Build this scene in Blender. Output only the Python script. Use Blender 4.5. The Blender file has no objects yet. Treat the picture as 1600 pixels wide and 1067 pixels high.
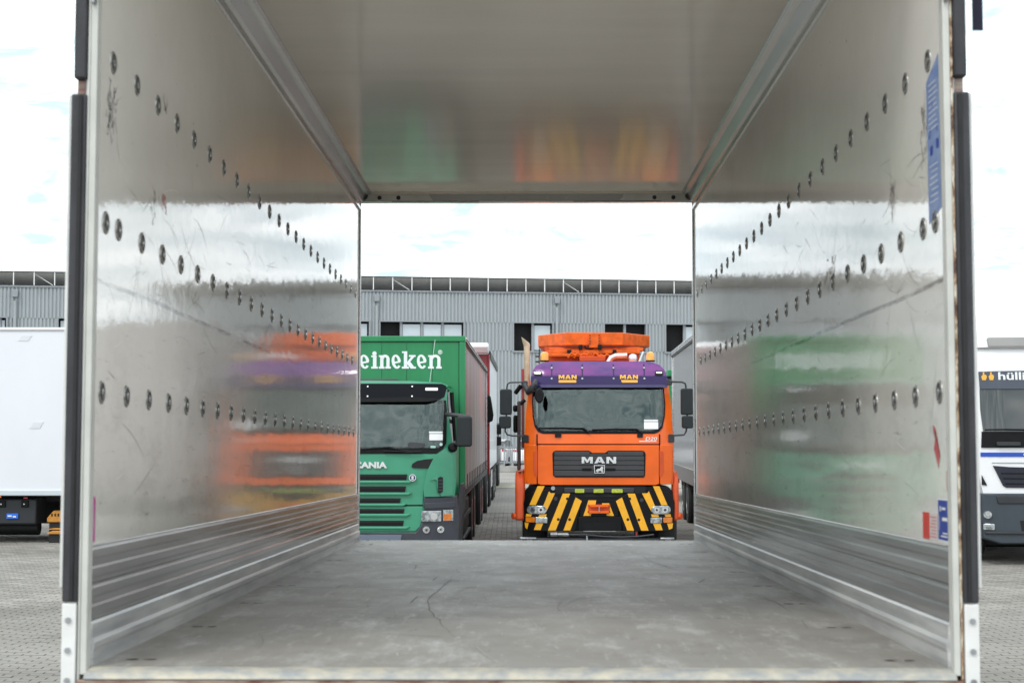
import bpy, bmesh, math, random
from mathutils import Vector, Matrix
R = math.radians
random.seed(7)
scene = bpy.context.scene
col = scene.collection

# ------------------------------------------------------------------ camera, sky, sun, exposure
CAMH = 2.0
cam_d = bpy.data.cameras.new("camera")
cam_d.lens = 58.5; cam_d.sensor_width = 36.0; cam_d.clip_start = 0.05; cam_d.clip_end = 2000
cam_d.dof.use_dof = True; cam_d.dof.focus_distance = 24.0; cam_d.dof.aperture_fstop = 7.0
cam = bpy.data.objects.new("camera", cam_d); col.objects.link(cam)
cam.location = (0, 0, CAMH); cam.rotation_euler = (R(90 + 3.03), 0, 0)
scene.camera = cam
SUN_EL, SUN_AZ = 52.0, 215.0       # azimuth of the sun measured clockwise from +Y (behind the camera, to the left)
w = bpy.data.worlds.new("World"); scene.world = w; w.use_nodes = True
nt = w.node_tree; nt.nodes.clear()
N = nt.nodes.new; L = nt.links.new
out = N("ShaderNodeOutputWorld"); bg = N("ShaderNodeBackground"); bg.inputs[1].default_value = 0.115
sky = N("ShaderNodeTexSky"); sky.sky_type = 'NISHITA'; sky.sun_disc = False
sky.sun_elevation = R(SUN_EL); sky.sun_rotation = R(SUN_AZ)
tc = N("ShaderNodeTexCoord"); sep = N("ShaderNodeSeparateXYZ"); L(tc.outputs["Generated"], sep.inputs[0])
mx = N("ShaderNodeMath"); mx.operation = 'MAXIMUM'; mx.inputs[1].default_value = 0.0; L(sep.outputs[2], mx.inputs[0])
ad = N("ShaderNodeMath"); ad.operation = 'ADD'; ad.inputs[1].default_value = 0.12; L(mx.outputs[0], ad.inputs[0])
dv = N("ShaderNodeVectorMath"); dv.operation = 'DIVIDE'; L(tc.outputs["Generated"], dv.inputs[0])
cmb = N("ShaderNodeCombineXYZ")
for k in range(3): L(ad.outputs[0], cmb.inputs[k])
L(cmb.outputs[0], dv.inputs[1])
n1 = N("ShaderNodeTexNoise"); n1.inputs["Scale"].default_value = 0.62; n1.inputs["Detail"].default_value = 7; n1.inputs["Roughness"].default_value = 0.62
n1.inputs["Distortion"].default_value = 0.4
L(dv.outputs[0], n1.inputs["Vector"])
r1 = N("ShaderNodeValToRGB"); r1.color_ramp.elements[0].position = 0.30; r1.color_ramp.elements[1].position = 0.50
r1.color_ramp.elements[0].color = (0.80, 0.80, 0.80, 1)
L(n1.outputs[0], r1.inputs[0])
n2 = N("ShaderNodeTexNoise"); n2.inputs["Distortion"].default_value = 0.6; n2.inputs["Scale"].default_value = 5.0; n2.inputs["Detail"].default_value = 6; n2.inputs["Roughness"].default_value = 0.6
L(dv.outputs[0], n2.inputs["Vector"])
r2 = N("ShaderNodeValToRGB"); r2.color_ramp.elements[0].position = 0.33; r2.color_ramp.elements[1].position = 0.66
r2.color_ramp.elements[0].color = (5.3, 6.7, 7.4, 1); r2.color_ramp.elements[1].color = (14.6, 15.0, 15.2, 1)
L(n2.outputs[0], r2.inputs[0])
mixs = N("ShaderNodeMixRGB"); L(r1.outputs[0], mixs.inputs[0]); L(sky.outputs[0], mixs.inputs[1]); L(r2.outputs[0], mixs.inputs[2])
L(mixs.outputs[0], bg.inputs[0]); L(bg.outputs[0], out.inputs[0])
sd = bpy.data.lights.new("sun", 'SUN'); sd.energy = 1.1; sd.angle = R(16); sd.color = (1, 0.97, 0.92)
so = bpy.data.objects.new("sun", sd); col.objects.link(so)
az = R(SUN_AZ); el = R(SUN_EL)
sdir = Vector((math.sin(az) * math.cos(el), math.cos(az) * math.cos(el), math.sin(el)))
so.rotation_euler = sdir.to_track_quat('Z', 'Y').to_euler(); so.location = (0, 0, 60)
vs = scene.view_settings
scene.display_settings.display_device = 'sRGB'
vs.view_transform = 'Standard'; vs.look = 'None'; vs.exposure = 0.40; vs.gamma = 1.0; vs.use_curve_mapping = False
scene.render.engine = 'CYCLES'
scene.cycles.max_bounces = 10; scene.cycles.diffuse_bounces = 6; scene.cycles.glossy_bounces = 6
scene.cycles.transparent_max_bounces = 8

# ------------------------------------------------------------------ materials
def mat(name, c=(0.5, 0.5, 0.5), rough=0.5, metal=0.0, ior=1.5, coat=0.0, var=0.0, vscale=3.0, stretch=(1, 1, 1),
        c2=None, bump=0.0, bscale=30.0, bstretch=(1, 1, 1), emit=0.0, alpha=1.0, rvar=0.0, coatr=0.05):
    m = bpy.data.materials.new(name); m.use_nodes = True
    t = m.node_tree; b = t.nodes["Principled BSDF"]
    b.inputs["Base Color"].default_value = (*c, 1); b.inputs["Roughness"].default_value = rough
    b.inputs["Metallic"].default_value = metal; b.inputs["IOR"].default_value = ior
    b.inputs["Coat Weight"].default_value = coat; b.inputs["Coat Roughness"].default_value = coatr
    b.inputs["Alpha"].default_value = alpha
    if emit: b.inputs["Emission Color"].default_value = (*c, 1); b.inputs["Emission Strength"].default_value = emit
    tcn = None
    def noise(scale, st, detail=6):
        tcn = t.nodes.new("ShaderNodeTexCoord"); mp = t.nodes.new("ShaderNodeMapping")
        mp.inputs["Scale"].default_value = st; t.links.new(tcn.outputs["Object"], mp.inputs[0])
        n = t.nodes.new("ShaderNodeTexNoise"); n.inputs["Scale"].default_value = scale; n.inputs["Detail"].default_value = detail
        n.inputs["Roughness"].default_value = 0.6
        t.links.new(mp.outputs[0], n.inputs["Vector"]); return n
    if var or c2:
        n = noise(vscale, stretch)
        rp = t.nodes.new("ShaderNodeValToRGB")
        cc = c2 if c2 else tuple(max(0, x * (1 - var)) for x in c)
        rp.color_ramp.elements[0].color = (*cc, 1); rp.color_ramp.elements[1].color = (*c, 1)
        rp.color_ramp.elements[0].position = 0.35; rp.color_ramp.elements[1].position = 0.62
        t.links.new(n.outputs[0], rp.inputs[0]); t.links.new(rp.outputs[0], b.inputs["Base Color"])
        m["ramp"] = 1
    if rvar:
        n = noise(vscale * 2, stretch)
        mr = t.nodes.new("ShaderNodeMapRange"); mr.inputs[3].default_value = max(0.02, rough - rvar); mr.inputs[4].default_value = rough + rvar
        t.links.new(n.outputs[0], mr.inputs[0]); t.links.new(mr.outputs[0], b.inputs["Roughness"])
    if bump:
        n = noise(bscale, bstretch, 4)
        bp = t.nodes.new("ShaderNodeBump"); bp.inputs["Strength"].default_value = 1.0; bp.inputs["Distance"].default_value = bump
        t.links.new(n.outputs[0], bp.inputs["Height"]); t.links.new(bp.outputs[0], b.inputs["Normal"])
    return m

M = {}
M['orange'] = mat('orange_paint', (0.84, 0.125, 0.004), 0.36, coat=0.3, ior=1.4, bump=.0008, bscale=6, var=0.24, vscale=1.2)
M['orange2'] = mat('orange_fender_plastic', (0.62, 0.085, 0.02), 0.5, ior=1.4, var=0.2, vscale=4)
M['orange_rig'] = mat('orange_rig_paint', (0.84, 0.14, 0.006), 0.45, ior=1.4, var=0.35, vscale=7)
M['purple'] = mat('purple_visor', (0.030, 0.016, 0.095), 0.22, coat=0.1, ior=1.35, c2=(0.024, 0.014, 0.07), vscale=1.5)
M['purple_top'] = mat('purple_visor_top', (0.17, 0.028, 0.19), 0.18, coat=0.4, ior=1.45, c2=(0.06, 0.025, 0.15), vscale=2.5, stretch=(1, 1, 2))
M['stripe'] = mat('yellow_stripe', (0.84, 0.40, 0.012), 0.4, var=0.12, vscale=6)
M['yellowmark'] = mat('yellow_lettering', (0.85, 0.42, 0.05), 0.45)
M['black'] = mat('black_plastic', (0.006, 0.006, 0.007), 0.5, ior=1.3, var=0.35, vscale=8, bump=0.0006, bscale=60)
M['gloss_black'] = mat('black_bumper_paint', (0.004, 0.004, 0.005), 0.35, ior=1.3, var=0.3, vscale=5)
M['darkgrey'] = mat('dark_grey_plastic', (0.026, 0.028, 0.033), 0.5, var=0.2, vscale=6)
M['mirrorplastic'] = mat('mirror_housing_plastic', (0.020, 0.024, 0.027), 0.5, ior=1.33, var=0.15, vscale=6)
M['grille'] = mat('grille_plastic', (0.038, 0.038, 0.042), 0.42, var=0.15, vscale=4)
M['bumpergrey'] = mat('bumper_blue_grey', (0.036, 0.040, 0.052), 0.48, var=0.2, vscale=4)
M['chrome'] = mat('chrome', (0.82, 0.83, 0.84), 0.16, metal=1.0)
M['steel'] = mat('steel', (0.42, 0.43, 0.44), 0.35, metal=0.9, var=0.4, vscale=9)
M['alu'] = mat('aluminium', (0.66, 0.66, 0.66), 0.28, metal=0.85, var=0.25, vscale=5, stretch=(1, .3, 1), rvar=.08)
M['glass'] = mat('windscreen_glass', (0.012, 0.020, 0.020), 0.03, ior=1.6, coat=0.7, c2=(0.022, 0.028, 0.027), vscale=1.2, coatr=0.02)
M['winglass'] = mat('building_window_glass', (0.50, 0.56, 0.60), 0.08, ior=1.6, var=0.12, vscale=0.7)
M['white'] = mat('white_paint', (0.80, 0.80, 0.81), 0.4, coat=0.3, var=0.05, vscale=1.5)
M['whitebox'] = mat('white_box_panel', (0.74, 0.75, 0.79), 0.42, coat=0.2, var=0.04, vscale=.8, stretch=(1, 1, .6))
M['blue'] = mat('blue_stripe', (0.015, 0.07, 0.42), 0.4)
M['blueled'] = mat('blue_label', (0.02, 0.16, 0.75), 0.4, var=0.2, vscale=30)
M['green'] = mat('light_green_cab', (0.042, 0.275, 0.16), 0.36, coat=0.3, bump=.0006, bscale=6, var=0.16, vscale=1.5)
M['greenbox'] = mat('green_box_panel', (0.012, 0.215, 0.075), 0.5, coat=0.1, var=0.12, vscale=2, stretch=(3, 1, .4))
M['red'] = mat('dark_red_paint', (0.33, 0.015, 0.022), 0.4, coat=0.3, var=0.2, vscale=2)
M['redbright'] = mat('red_lens', (0.55, 0.02, 0.02), 0.25, coat=0.5)
M['amber'] = mat('amber_lens', (0.75, 0.20, 0.01), 0.2, coat=0.8, var=0.3, vscale=14)
M['beacon'] = mat('amber_beacon', (0.85, 0.27, 0.01), 0.18, coat=0.8, c2=(0.80, 0.42, 0.04), vscale=18)
M['beige'] = mat('beige_exhaust', (0.58, 0.49, 0.35), 0.45, var=0.25, vscale=6, metal=0.15)
M['greenlens'] = mat('yellow_green_lamp', (0.50, 0.58, 0.05), 0.3, coat=0.4, var=0.5, vscale=60)
M['lamp'] = mat('headlamp_lens', (0.62, 0.66, 0.68), 0.08, metal=0.55, coat=1.0, c2=(0.16, 0.18, 0.19), vscale=16)
M['rubber'] = mat('rubber', (0.016, 0.016, 0.017), 0.75, var=0.4, vscale=12, bump=0.001, bscale=40)
M['sealrubber'] = mat('rubber_seal', (0.038, 0.038, 0.044), 0.55, var=0.5, vscale=7, stretch=(2, 2, .6), bump=0.0015, bscale=40)
M['curtain'] = None
M['doorwhite'] = mat('worn_white_paint', (0.74, 0.74, 0.72), 0.45, var=0.12, vscale=7)
M['sticker_white'] = mat('white_sticker', (0.78, 0.79, 0.80), 0.5)
M['sticker_grey'] = mat('grey_print', (0.30, 0.31, 0.33), 0.5)
M['blue_sticker'] = mat('faded_blue_sticker', (0.17, 0.25, 0.48), 0.5, c2=(0.25, 0.33, 0.54), vscale=9, stretch=(1, 1, 3))
M['navy'] = mat('navy_sticker', (0.02, 0.055, 0.34), 0.45, var=0.15, vscale=20)
M['red_sticker'] = mat('red_sticker', (0.68, 0.055, 0.035), 0.45, var=0.2, vscale=20)
M['pale_sticker'] = mat('pale_sticker', (0.66, 0.58, 0.58), 0.5)
M['magenta'] = mat('magenta_scrawl', (0.50, 0.03, 0.26), 0.5, c2=(0.55, 0.28, 0.42), vscale=12)
M['redmark'] = mat('red_crayon', (0.42, 0.02, 0.03), 0.6, c2=(0.55, 0.2, 0.2), vscale=25)
M['ink'] = mat('black_marker_ink', (0.03, 0.03, 0.05), 0.6)
M['scratch'] = mat('dark_scratch', (0.15, 0.13, 0.12), 0.6)
M['floormark'] = mat('floor_mark', (0.16, 0.145, 0.125), 0.6)
M['floorpale'] = mat('floor_pale_mark', (0.46, 0.45, 0.43), 0.6)
M['scratchlight'] = mat('light_scratch', (0.78, 0.78, 0.76), 0.5)
M['rust'] = mat('rusty_brown_paint', (0.16, 0.06, 0.045), 0.7, c2=(0.42, 0.36, 0.30), vscale=14, stretch=(.5, 1, 2))
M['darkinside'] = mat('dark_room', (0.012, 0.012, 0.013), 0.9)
M['concrete'] = mat('concrete', (0.36, 0.35, 0.33), 0.9, var=0.3, vscale=2)
M['frame'] = mat('window_frame_metal', (0.27, 0.29, 0.31), 0.45)
M['whitepost'] = mat('white_post', (0.75, 0.75, 0.75), 0.5)
M['canopy'] = mat('canopy_panel', (0.62, 0.62, 0.60), 0.6, var=0.3, vscale=0.8)
M['pallet'] = mat('yellow_plastic', (0.62, 0.27, 0.035), 0.6, var=0.3, vscale=9)
M['purplepink'] = mat('silver_pipe', (0.72, 0.68, 0.72), 0.22, metal=0.8, var=0.2, vscale=8)
M['chassis'] = mat('chassis_black', (0.010, 0.010, 0.011), 0.55, var=0.4, vscale=5)
M['greyroof'] = mat('grey_roof_vent', (0.27, 0.265, 0.255), 0.6, var=.1)
M['orangewin'] = mat('side_window_glass', (0.03, 0.03, 0.03), 0.05, ior=1.8, coat=1.0)

def rampmat(name, fn):
    m = bpy.data.materials.new(name); m.use_nodes = True
    fn(m.node_tree, m.node_tree.nodes["Principled BSDF"]); return m

def glass2():
    m = bpy.data.materials.new('clear_windscreen'); m.use_nodes = True; t = m.node_tree; t.nodes.clear()
    o_ = t.nodes.new("ShaderNodeOutputMaterial"); mx_ = t.nodes.new("ShaderNodeMixShader"); tr = t.nodes.new("ShaderNodeBsdfTransparent"); gl = t.nodes.new("ShaderNodeBsdfGlossy")
    tr.inputs[0].default_value = (.60, .72, .69, 1); gl.inputs[0].default_value = (.92, 1, .99, 1); gl.inputs["Roughness"].default_value = .015
    fr = t.nodes.new("ShaderNodeFresnel"); fr.inputs[0].default_value = 1.68
    tcn = t.nodes.new("ShaderNodeTexCoord"); n = t.nodes.new("ShaderNodeTexNoise"); n.inputs["Scale"].default_value = 1.3; t.links.new(tcn.outputs["Object"], n.inputs["Vector"])
    bp = t.nodes.new("ShaderNodeBump"); bp.inputs["Distance"].default_value = .03; t.links.new(n.outputs[0], bp.inputs["Height"]); t.links.new(bp.outputs[0], gl.inputs["Normal"])
    t.links.new(fr.outputs[0], mx_.inputs[0]); t.links.new(tr.outputs[0], mx_.inputs[1]); t.links.new(gl.outputs[0], mx_.inputs[2]); t.links.new(mx_.outputs[0], o_.inputs[0])
    return m
M['glass2'] = glass2()
def with_hole(outer, hole, xc, y_out):
    """outer outline with a window cut through it (joined by a hair-thin slit at the bottom)"""
    # rotate outer so that it starts on its bottom edge, rotate hole to start at its lowest point near xc
    i = next(k for k in range(len(outer)) if abs(outer[k][1] - y_out) < .6 and abs(outer[(k + 1) % len(outer)][1] - y_out) < .6 and (outer[k][0] - xc) * (outer[(k + 1) % len(outer)][0] - xc) < 0)
    o_ = outer[i + 1:] + outer[:i + 1]
    area = lambda p: sum(p[k][0] * p[(k + 1) % len(p)][1] - p[(k + 1) % len(p)][0] * p[k][1] for k in range(len(p)))
    yb = max(h[1] for h in hole)
    j = next(k for k in range(len(hole)) if abs(hole[k][1] - yb) < .6 and abs(hole[(k + 1) % len(hole)][1] - yb) < .6 and (hole[k][0] - xc) * (hole[(k + 1) % len(hole)][0] - xc) < 0)
    h_ = hole[j + 1:] + hole[:j + 1]
    if area(h_) * area(o_) > 0: h_ = h_[::-1]
    e = .05
    d = 1 if o_[0][0] > xc else -1           # the outer run starts on this side of the slit
    dh = 1 if h_[0][0] > xc else -1
    return [(xc + d * e, y_out)] + o_ + [(xc - d * e, y_out), (xc - d * e, yb)] + (h_ if dh == -d else h_) + [(xc + d * e, yb)]
def cab_interior(F_, x0, x1, y0, y1, yf, yb, wheel_side):
    X0, X1, Z0, Z1 = F_.x(x0), F_.x(x1), F_.z(y1), F_.z(y0)
    lin = mat('dark_cab_lining', (.05, .052, .055), .8); seat = mat('grey_seat_cloth', (.10, .10, .11), .9, var=.3, vscale=12)
    G().add([(X0, yf, Z0), (X1, yf, Z0), (X1, yb, Z0), (X0, yb, Z0), (X0, yf, Z1), (X1, yf, Z1), (X1, yb, Z1), (X0, yb, Z1)],
            [(0, 1, 2, 3), (4, 5, 6, 7), (2, 3, 7, 6), (0, 3, 7, 4), (1, 2, 6, 5)]).obj('cab_lining', lin, F_.root, smooth=False)
    G().sweep_x([(yf, Z0), (yf + .45, Z0), (yf + .45, Z0 + .07), (yf + .3, Z0 + .10), (yf, Z0 + .02)], X0 + .01, X1 - .01).obj('dashboard', M['darkgrey'], F_.root, bev=.01)
    for s in (-1, 1):
        cx = (X0 + X1) / 2 + s * .55
        st_ = G().box(cx - .25, cx + .25, yb - .40, yb - .25, Z0 - .0, Z0 + .42).obj('seat', seat, F_.root, bev=.05)
        G().box(cx - .13, cx + .13, yb - .38, yb - .28, Z0 + .43, Z0 + .58).obj('headrest', seat, st_, bev=.04)
    cx = (X0 + X1) / 2 + wheel_side * .55
    G().tube([(cx + .22 * math.cos(a * math.pi / 10), yf + .52 + .12 * math.sin(a * math.pi / 10), Z0 + .10 + .17 * math.sin(a * math.pi / 10)) for a in range(21)], .016, 7, False).obj('steering_wheel', M['black'], F_.root)

def curtain_nodes(t, b):
    N = t.nodes.new; L = t.links.new
    tcn = N("ShaderNodeTexCoord"); mp = N("ShaderNodeMapping"); mp.inputs["Scale"].default_value = (1, 1.6, 0.10)
    L(tcn.outputs["Object"], mp.inputs[0])
    n = N("ShaderNodeTexNoise"); n.inputs["Scale"].default_value = 2.2; n.inputs["Detail"].default_value = 8; n.inputs["Roughness"].default_value = .7
    L(mp.outputs[0], n.inputs["Vector"])
    rp = N("ShaderNodeValToRGB"); e = rp.color_ramp.elements
    e[0].position = .34; e[0].color = (0.06, 0.035, 0.045, 1); e[1].position = .7; e[1].color = (0.50, 0.42, 0.44, 1)
    a = e.new(.46); a.color = (0.26, 0.17, 0.18, 1); a = e.new(.57); a.color = (0.40, 0.30, 0.31, 1)
    L(n.outputs[0], rp.inputs[0])
    sp = N("ShaderNodeSeparateXYZ"); L(tcn.outputs["Object"], sp.inputs[0])
    # the printed picture: a pinkish red figure towards the rear
    g = N("ShaderNodeMapRange"); g.inputs[1].default_value = 6.5; g.inputs[2].default_value = 11.0; L(sp.outputs[1], g.inputs[0])
    n3 = N("ShaderNodeTexNoise"); n3.inputs["Scale"].default_value = .9; n3.inputs["Detail"].default_value = 6
    mp3 = N("ShaderNodeMapping"); mp3.inputs["Scale"].default_value = (1, .9, .5); L(tcn.outputs["Object"], mp3.inputs[0]); L(mp3.outputs[0], n3.inputs["Vector"])
    r3 = N("ShaderNodeValToRGB"); r3.color_ramp.elements[0].position = .45; r3.color_ramp.elements[1].position = .6; L(n3.outputs[0], r3.inputs[0])
    mu = N("ShaderNodeMath"); mu.operation = 'MULTIPLY'; L(g.outputs[0], mu.inputs[0]); L(r3.outputs[0], mu.inputs[1])
    mu2 = N("ShaderNodeMath"); mu2.operation = 'MULTIPLY'; gz = N("ShaderNodeMapRange"); gz.inputs[1].default_value = 1.9; gz.inputs[2].default_value = 2.6; L(sp.outputs[2], gz.inputs[0])
    L(mu.outputs[0], mu2.inputs[0]); L(gz.outputs[0], mu2.inputs[1])
    mixn = N("ShaderNodeMixRGB"); L(mu2.outputs[0], mixn.inputs[0]); L(rp.outputs[0], mixn.inputs[1]); mixn.inputs[2].default_value = (0.62, 0.17, 0.14, 1)
    L(mixn.outputs[0], b.inputs["Base Color"]); b.inputs["Roughness"].default_value = .32
M['curtain'] = rampmat('printed_curtain', curtain_nodes)

def wall_nodes(t, b):
    """glossy off-white laminate: fine vertical weave, dirt clouds, a long scuffed band at load height"""
    N = t.nodes.new; L = t.links.new
    tcn = N("ShaderNodeTexCoord"); sp = N("ShaderNodeSeparateXYZ"); L(tcn.outputs["Object"], sp.inputs[0])
    def noise(scale, st, d=6, r=.6):
        mp = N("ShaderNodeMapping"); mp.inputs["Scale"].default_value = st; L(tcn.outputs["Object"], mp.inputs[0])
        n = N("ShaderNodeTexNoise"); n.inputs["Scale"].default_value = scale; n.inputs["Detail"].default_value = d; n.inputs["Roughness"].default_value = r
        L(mp.outputs[0], n.inputs["Vector"]); return n.outputs[0]
    def ramp(src, p0, p1, c0=(0, 0, 0, 1), c1=(1, 1, 1, 1)):
        rp = N("ShaderNodeValToRGB"); e = rp.color_ramp.elements; e[0].position = p0; e[1].position = p1; e[0].color = c0; e[1].color = c1
        L(src, rp.inputs[0]); return rp.outputs[0]
    def mix(f, a, c):
        mm = N("ShaderNodeMixRGB"); L(f, mm.inputs[0]); L(a, mm.inputs[1]); mm.inputs[2].default_value = c; return mm.outputs[0]
    def mul(a, c):
        mm = N("ShaderNodeMath"); mm.operation = 'MULTIPLY'; L(a, mm.inputs[0])
        if isinstance(c, float): mm.inputs[1].default_value = c
        else: L(c, mm.inputs[1])
        return mm.outputs[0]
    base = ramp(noise(1.1, (1, 1, 1.4)), .3, .7, (0.76, 0.725, 0.665, 1), (0.86, 0.835, 0.785, 1))
    # little scuffs, lengthwise
    sc = ramp(noise(5, (1, .8, 9), 9, .75), .60, .67)
    low = N("ShaderNodeMapRange"); low.inputs[1].default_value = 1.4; low.inputs[2].default_value = .6; L(sp.outputs[2], low.inputs[0])
    base = mix(mul(mul(sc, low.outputs[0]), .65), base, (0.27, 0.24, 0.22, 1))
    # light scuffs too
    sl = ramp(noise(4, (1, .7, 16), 9, .75), .61, .67)
    base = mix(mul(mul(sl, low.outputs[0]), .7), base, (0.80, 0.79, 0.77, 1))
    # dull grimy patches near the bottom
    gp = ramp(noise(2.4, (1, .8, 2.2), 9, .75), .50, .66)
    base = mix(mul(mul(gp, low.outputs[0]), .40), base, (0.46, 0.43, 0.38, 1))
    # dark specks
    spk = ramp(noise(34, (1, .5, .8), 4, .6), .70, .74)
    base = mix(mul(spk, .6), base, (0.16, 0.14, 0.13, 1))
    # the long rub line, slightly wavy, at 1.12 m
    wv = noise(.55, (1, 1, 0), 3)
    ofs = N("ShaderNodeMath"); ofs.operation = 'MULTIPLY_ADD'; L(wv, ofs.inputs[0]); ofs.inputs[1].default_value = -.05; ofs.inputs[2].default_value = -1.092
    zz = N("ShaderNodeMath"); zz.operation = 'ADD'; L(sp.outputs[2], zz.inputs[0]); L(ofs.outputs[0], zz.inputs[1])
    ab = N("ShaderNodeMath"); ab.operation = 'ABSOLUTE'; L(zz.outputs[0], ab.inputs[0])
    line = N("ShaderNodeMapRange"); line.inputs[1].default_value = .011; line.inputs[2].default_value = .004; L(ab.outputs[0], line.inputs[0])
    lm = ramp(noise(3, (1, 1, 8), 6, .7), .38, .55)
    yw = N("ShaderNodeMapRange"); yw.inputs[1].default_value = 4.6; yw.inputs[2].default_value = 3.4; L(sp.outputs[1], yw.inputs[0])
    base = mix(mul(mul(mul(line.outputs[0], lm), yw.outputs[0]), .85), base, (0.20, 0.17, 0.15, 1))
    L(base, b.inputs["Base Color"])
    rr = N("ShaderNodeMapRange"); rr.inputs[3].default_value = .035; rr.inputs[4].default_value = .10; L(noise(3, (1, .5, 3)), rr.inputs[0])
    L(rr.outputs[0], b.inputs["Roughness"])
    b.inputs["IOR"].default_value = 1.85
    bp = N("ShaderNodeBump"); bp.inputs["Distance"].default_value = .0011; bp.inputs["Strength"].default_value = 1
    L(noise(6, (1, .7, 1.1), 4, .55), bp.inputs["Height"])
    bp2 = N("ShaderNodeBump"); bp2.inputs["Distance"].default_value = .00012; bp2.inputs["Strength"].default_value = 1
    L(noise(60, (1, 1, .12), 2, .5), bp2.inputs["Height"]); L(bp.outputs[0], bp2.inputs["Normal"])
    L(bp2.outputs[0], b.inputs["Normal"])
M['wall'] = rampmat('glossy_wall_laminate', wall_nodes)
M['ceil'] = mat('glossy_roof_laminate', (0.84, 0.765, 0.67), 0.11, ior=1.58, var=0.08, vscale=1.5, stretch=(.3, 2.5, 1), bump=.0004, bscale=3, bstretch=(.3, 2.2, 1))

def floor_nodes(t, b):
    N = t.nodes.new; L = t.links.new
    tcn = N("ShaderNodeTexCoord")
    def noise(scale, st, d=6, r=.6):
        mp = N("ShaderNodeMapping"); mp.inputs["Scale"].default_value = st; L(tcn.outputs["Object"], mp.inputs[0])
        n = N("ShaderNodeTexNoise"); n.inputs["Scale"].default_value = scale; n.inputs["Detail"].default_value = d; n.inputs["Roughness"].default_value = r
        L(mp.outputs[0], n.inputs["Vector"]); return n.outputs[0]
    def ramp(src, p0, p1, c0=(0, 0, 0, 1), c1=(1, 1, 1, 1)):
        rp = N("ShaderNodeValToRGB"); e = rp.color_ramp.elements; e[0].position = p0; e[1].position = p1; e[0].color = c0; e[1].color = c1
        L(src, rp.inputs[0]); return rp.outputs[0]
    def mix(f, a, c, k=1.0):
        mm = N("ShaderNodeMixRGB"); mu = N("ShaderNodeMath"); mu.operation = 'MULTIPLY'; mu.inputs[1].default_value = k; L(f, mu.inputs[0])
        L(mu.outputs[0], mm.inputs[0]); L(a, mm.inputs[1]); mm.inputs[2].default_value = c; return mm.outputs[0]
    base = ramp(noise(1.6, (1.2, .6, 1), 7, .65), .3, .7, (0.19, 0.175, 0.152, 1), (0.32, 0.302, 0.27, 1))
    base = mix(ramp(noise(3.0, (1.3, .45, 1), 10, .78), .51, .62), base, (0.52, 0.52, 0.51, 1), .6)
    base = mix(ramp(noise(8, (2.5, .35, 1), 9, .75), .57, .64), base, (0.60, 0.60, 0.59, 1), .45)
    base = mix(ramp(noise(9, (.35, 4, 1), 6, .7), .64, .70), base, (0.45, 0.44, 0.43, 1), .4)
    base = mix(ramp(noise(14, (1.6, .3, 1), 6, .75), .62, .67), base, (0.10, 0.09, 0.08, 1), .6)
    base = mix(ramp(noise(.9, (1, .8, 1), 8, .7), .50, .62), base, (0.20, 0.182, 0.157, 1), .4)
    base = mix(ramp(noise(22, (1, .12, 1), 5, .7), .50, .62), base, (0.22, 0.20, 0.175, 1), .35)
    L(base, b.inputs["Base Color"])
    rr = N("ShaderNodeMapRange"); rr.inputs[3].default_value = .32; rr.inputs[4].default_value = .62; L(noise(4, (1, .6, 1)), rr.inputs[0]); L(rr.outputs[0], b.inputs["Roughness"])
    bp = N("ShaderNodeBump"); bp.inputs["Distance"].default_value = .0008; L(noise(45, (1, .35, 1), 3), bp.inputs["Height"]); L(bp.outputs[0], b.inputs["Normal"])
M['floor'] = rampmat('worn_plywood_floor', floor_nodes)
M['kick'] = mat('scuffed_aluminium', (0.50, 0.50, 0.50), 0.25, metal=0.75, c2=(0.30, 0.295, 0.29), vscale=1.6, stretch=(1, .5, 12), rvar=.06, bump=.00004, bscale=20, bstretch=(1, .2, 2))
M['skirt'] = mat('scuffed_white_aluminium', (0.60, 0.60, 0.585), 0.33, metal=0.15, c2=(0.30, 0.305, 0.32), vscale=2.6, stretch=(1, .5, 7), rvar=.1)
M['rail'] = mat('roof_rail_aluminium', (0.50, 0.50, 0.485), 0.22, metal=0.75, var=0.2, vscale=3, stretch=(1, .3, 1))
M['sill'] = mat('worn_sill', (0.30, 0.31, 0.31), 0.5, c2=(0.50, 0.46, 0.37), vscale=10, stretch=(1.3, 3, 1), metal=.2)
M['postpaint'] = mat('chipped_cream_post_paint', (0.58, 0.58, 0.54), 0.45, var=0.12, vscale=9)

def postedge_nodes(t, b):
    N = t.nodes.new; L = t.links.new
    tcn = N("ShaderNodeTexCoord"); mp = N("ShaderNodeMapping"); mp.inputs["Scale"].default_value = (6, 6, 1.6); L(tcn.outputs["Object"], mp.inputs[0])
    n = N("ShaderNodeTexNoise"); n.inputs["Scale"].default_value = 9; n.inputs["Detail"].default_value = 9; n.inputs["Roughness"].default_value = .75; L(mp.outputs[0], n.inputs["Vector"])
    rp = N("ShaderNodeValToRGB"); e = rp.color_ramp.elements; e[0].position = .44; e[0].color = (0.10, 0.045, 0.03, 1); e[1].position = .56; e[1].color = (0.68, 0.64, 0.54, 1)
    a = e.new(.5); a.color = (0.42, 0.27, 0.15, 1)
    L(n.outputs[0], rp.inputs[0]); L(rp.outputs[0], b.inputs["Base Color"]); b.inputs["Roughness"].default_value = .6
M['rustedge'] = rampmat('chipped_rusty_edge', postedge_nodes)

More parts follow.
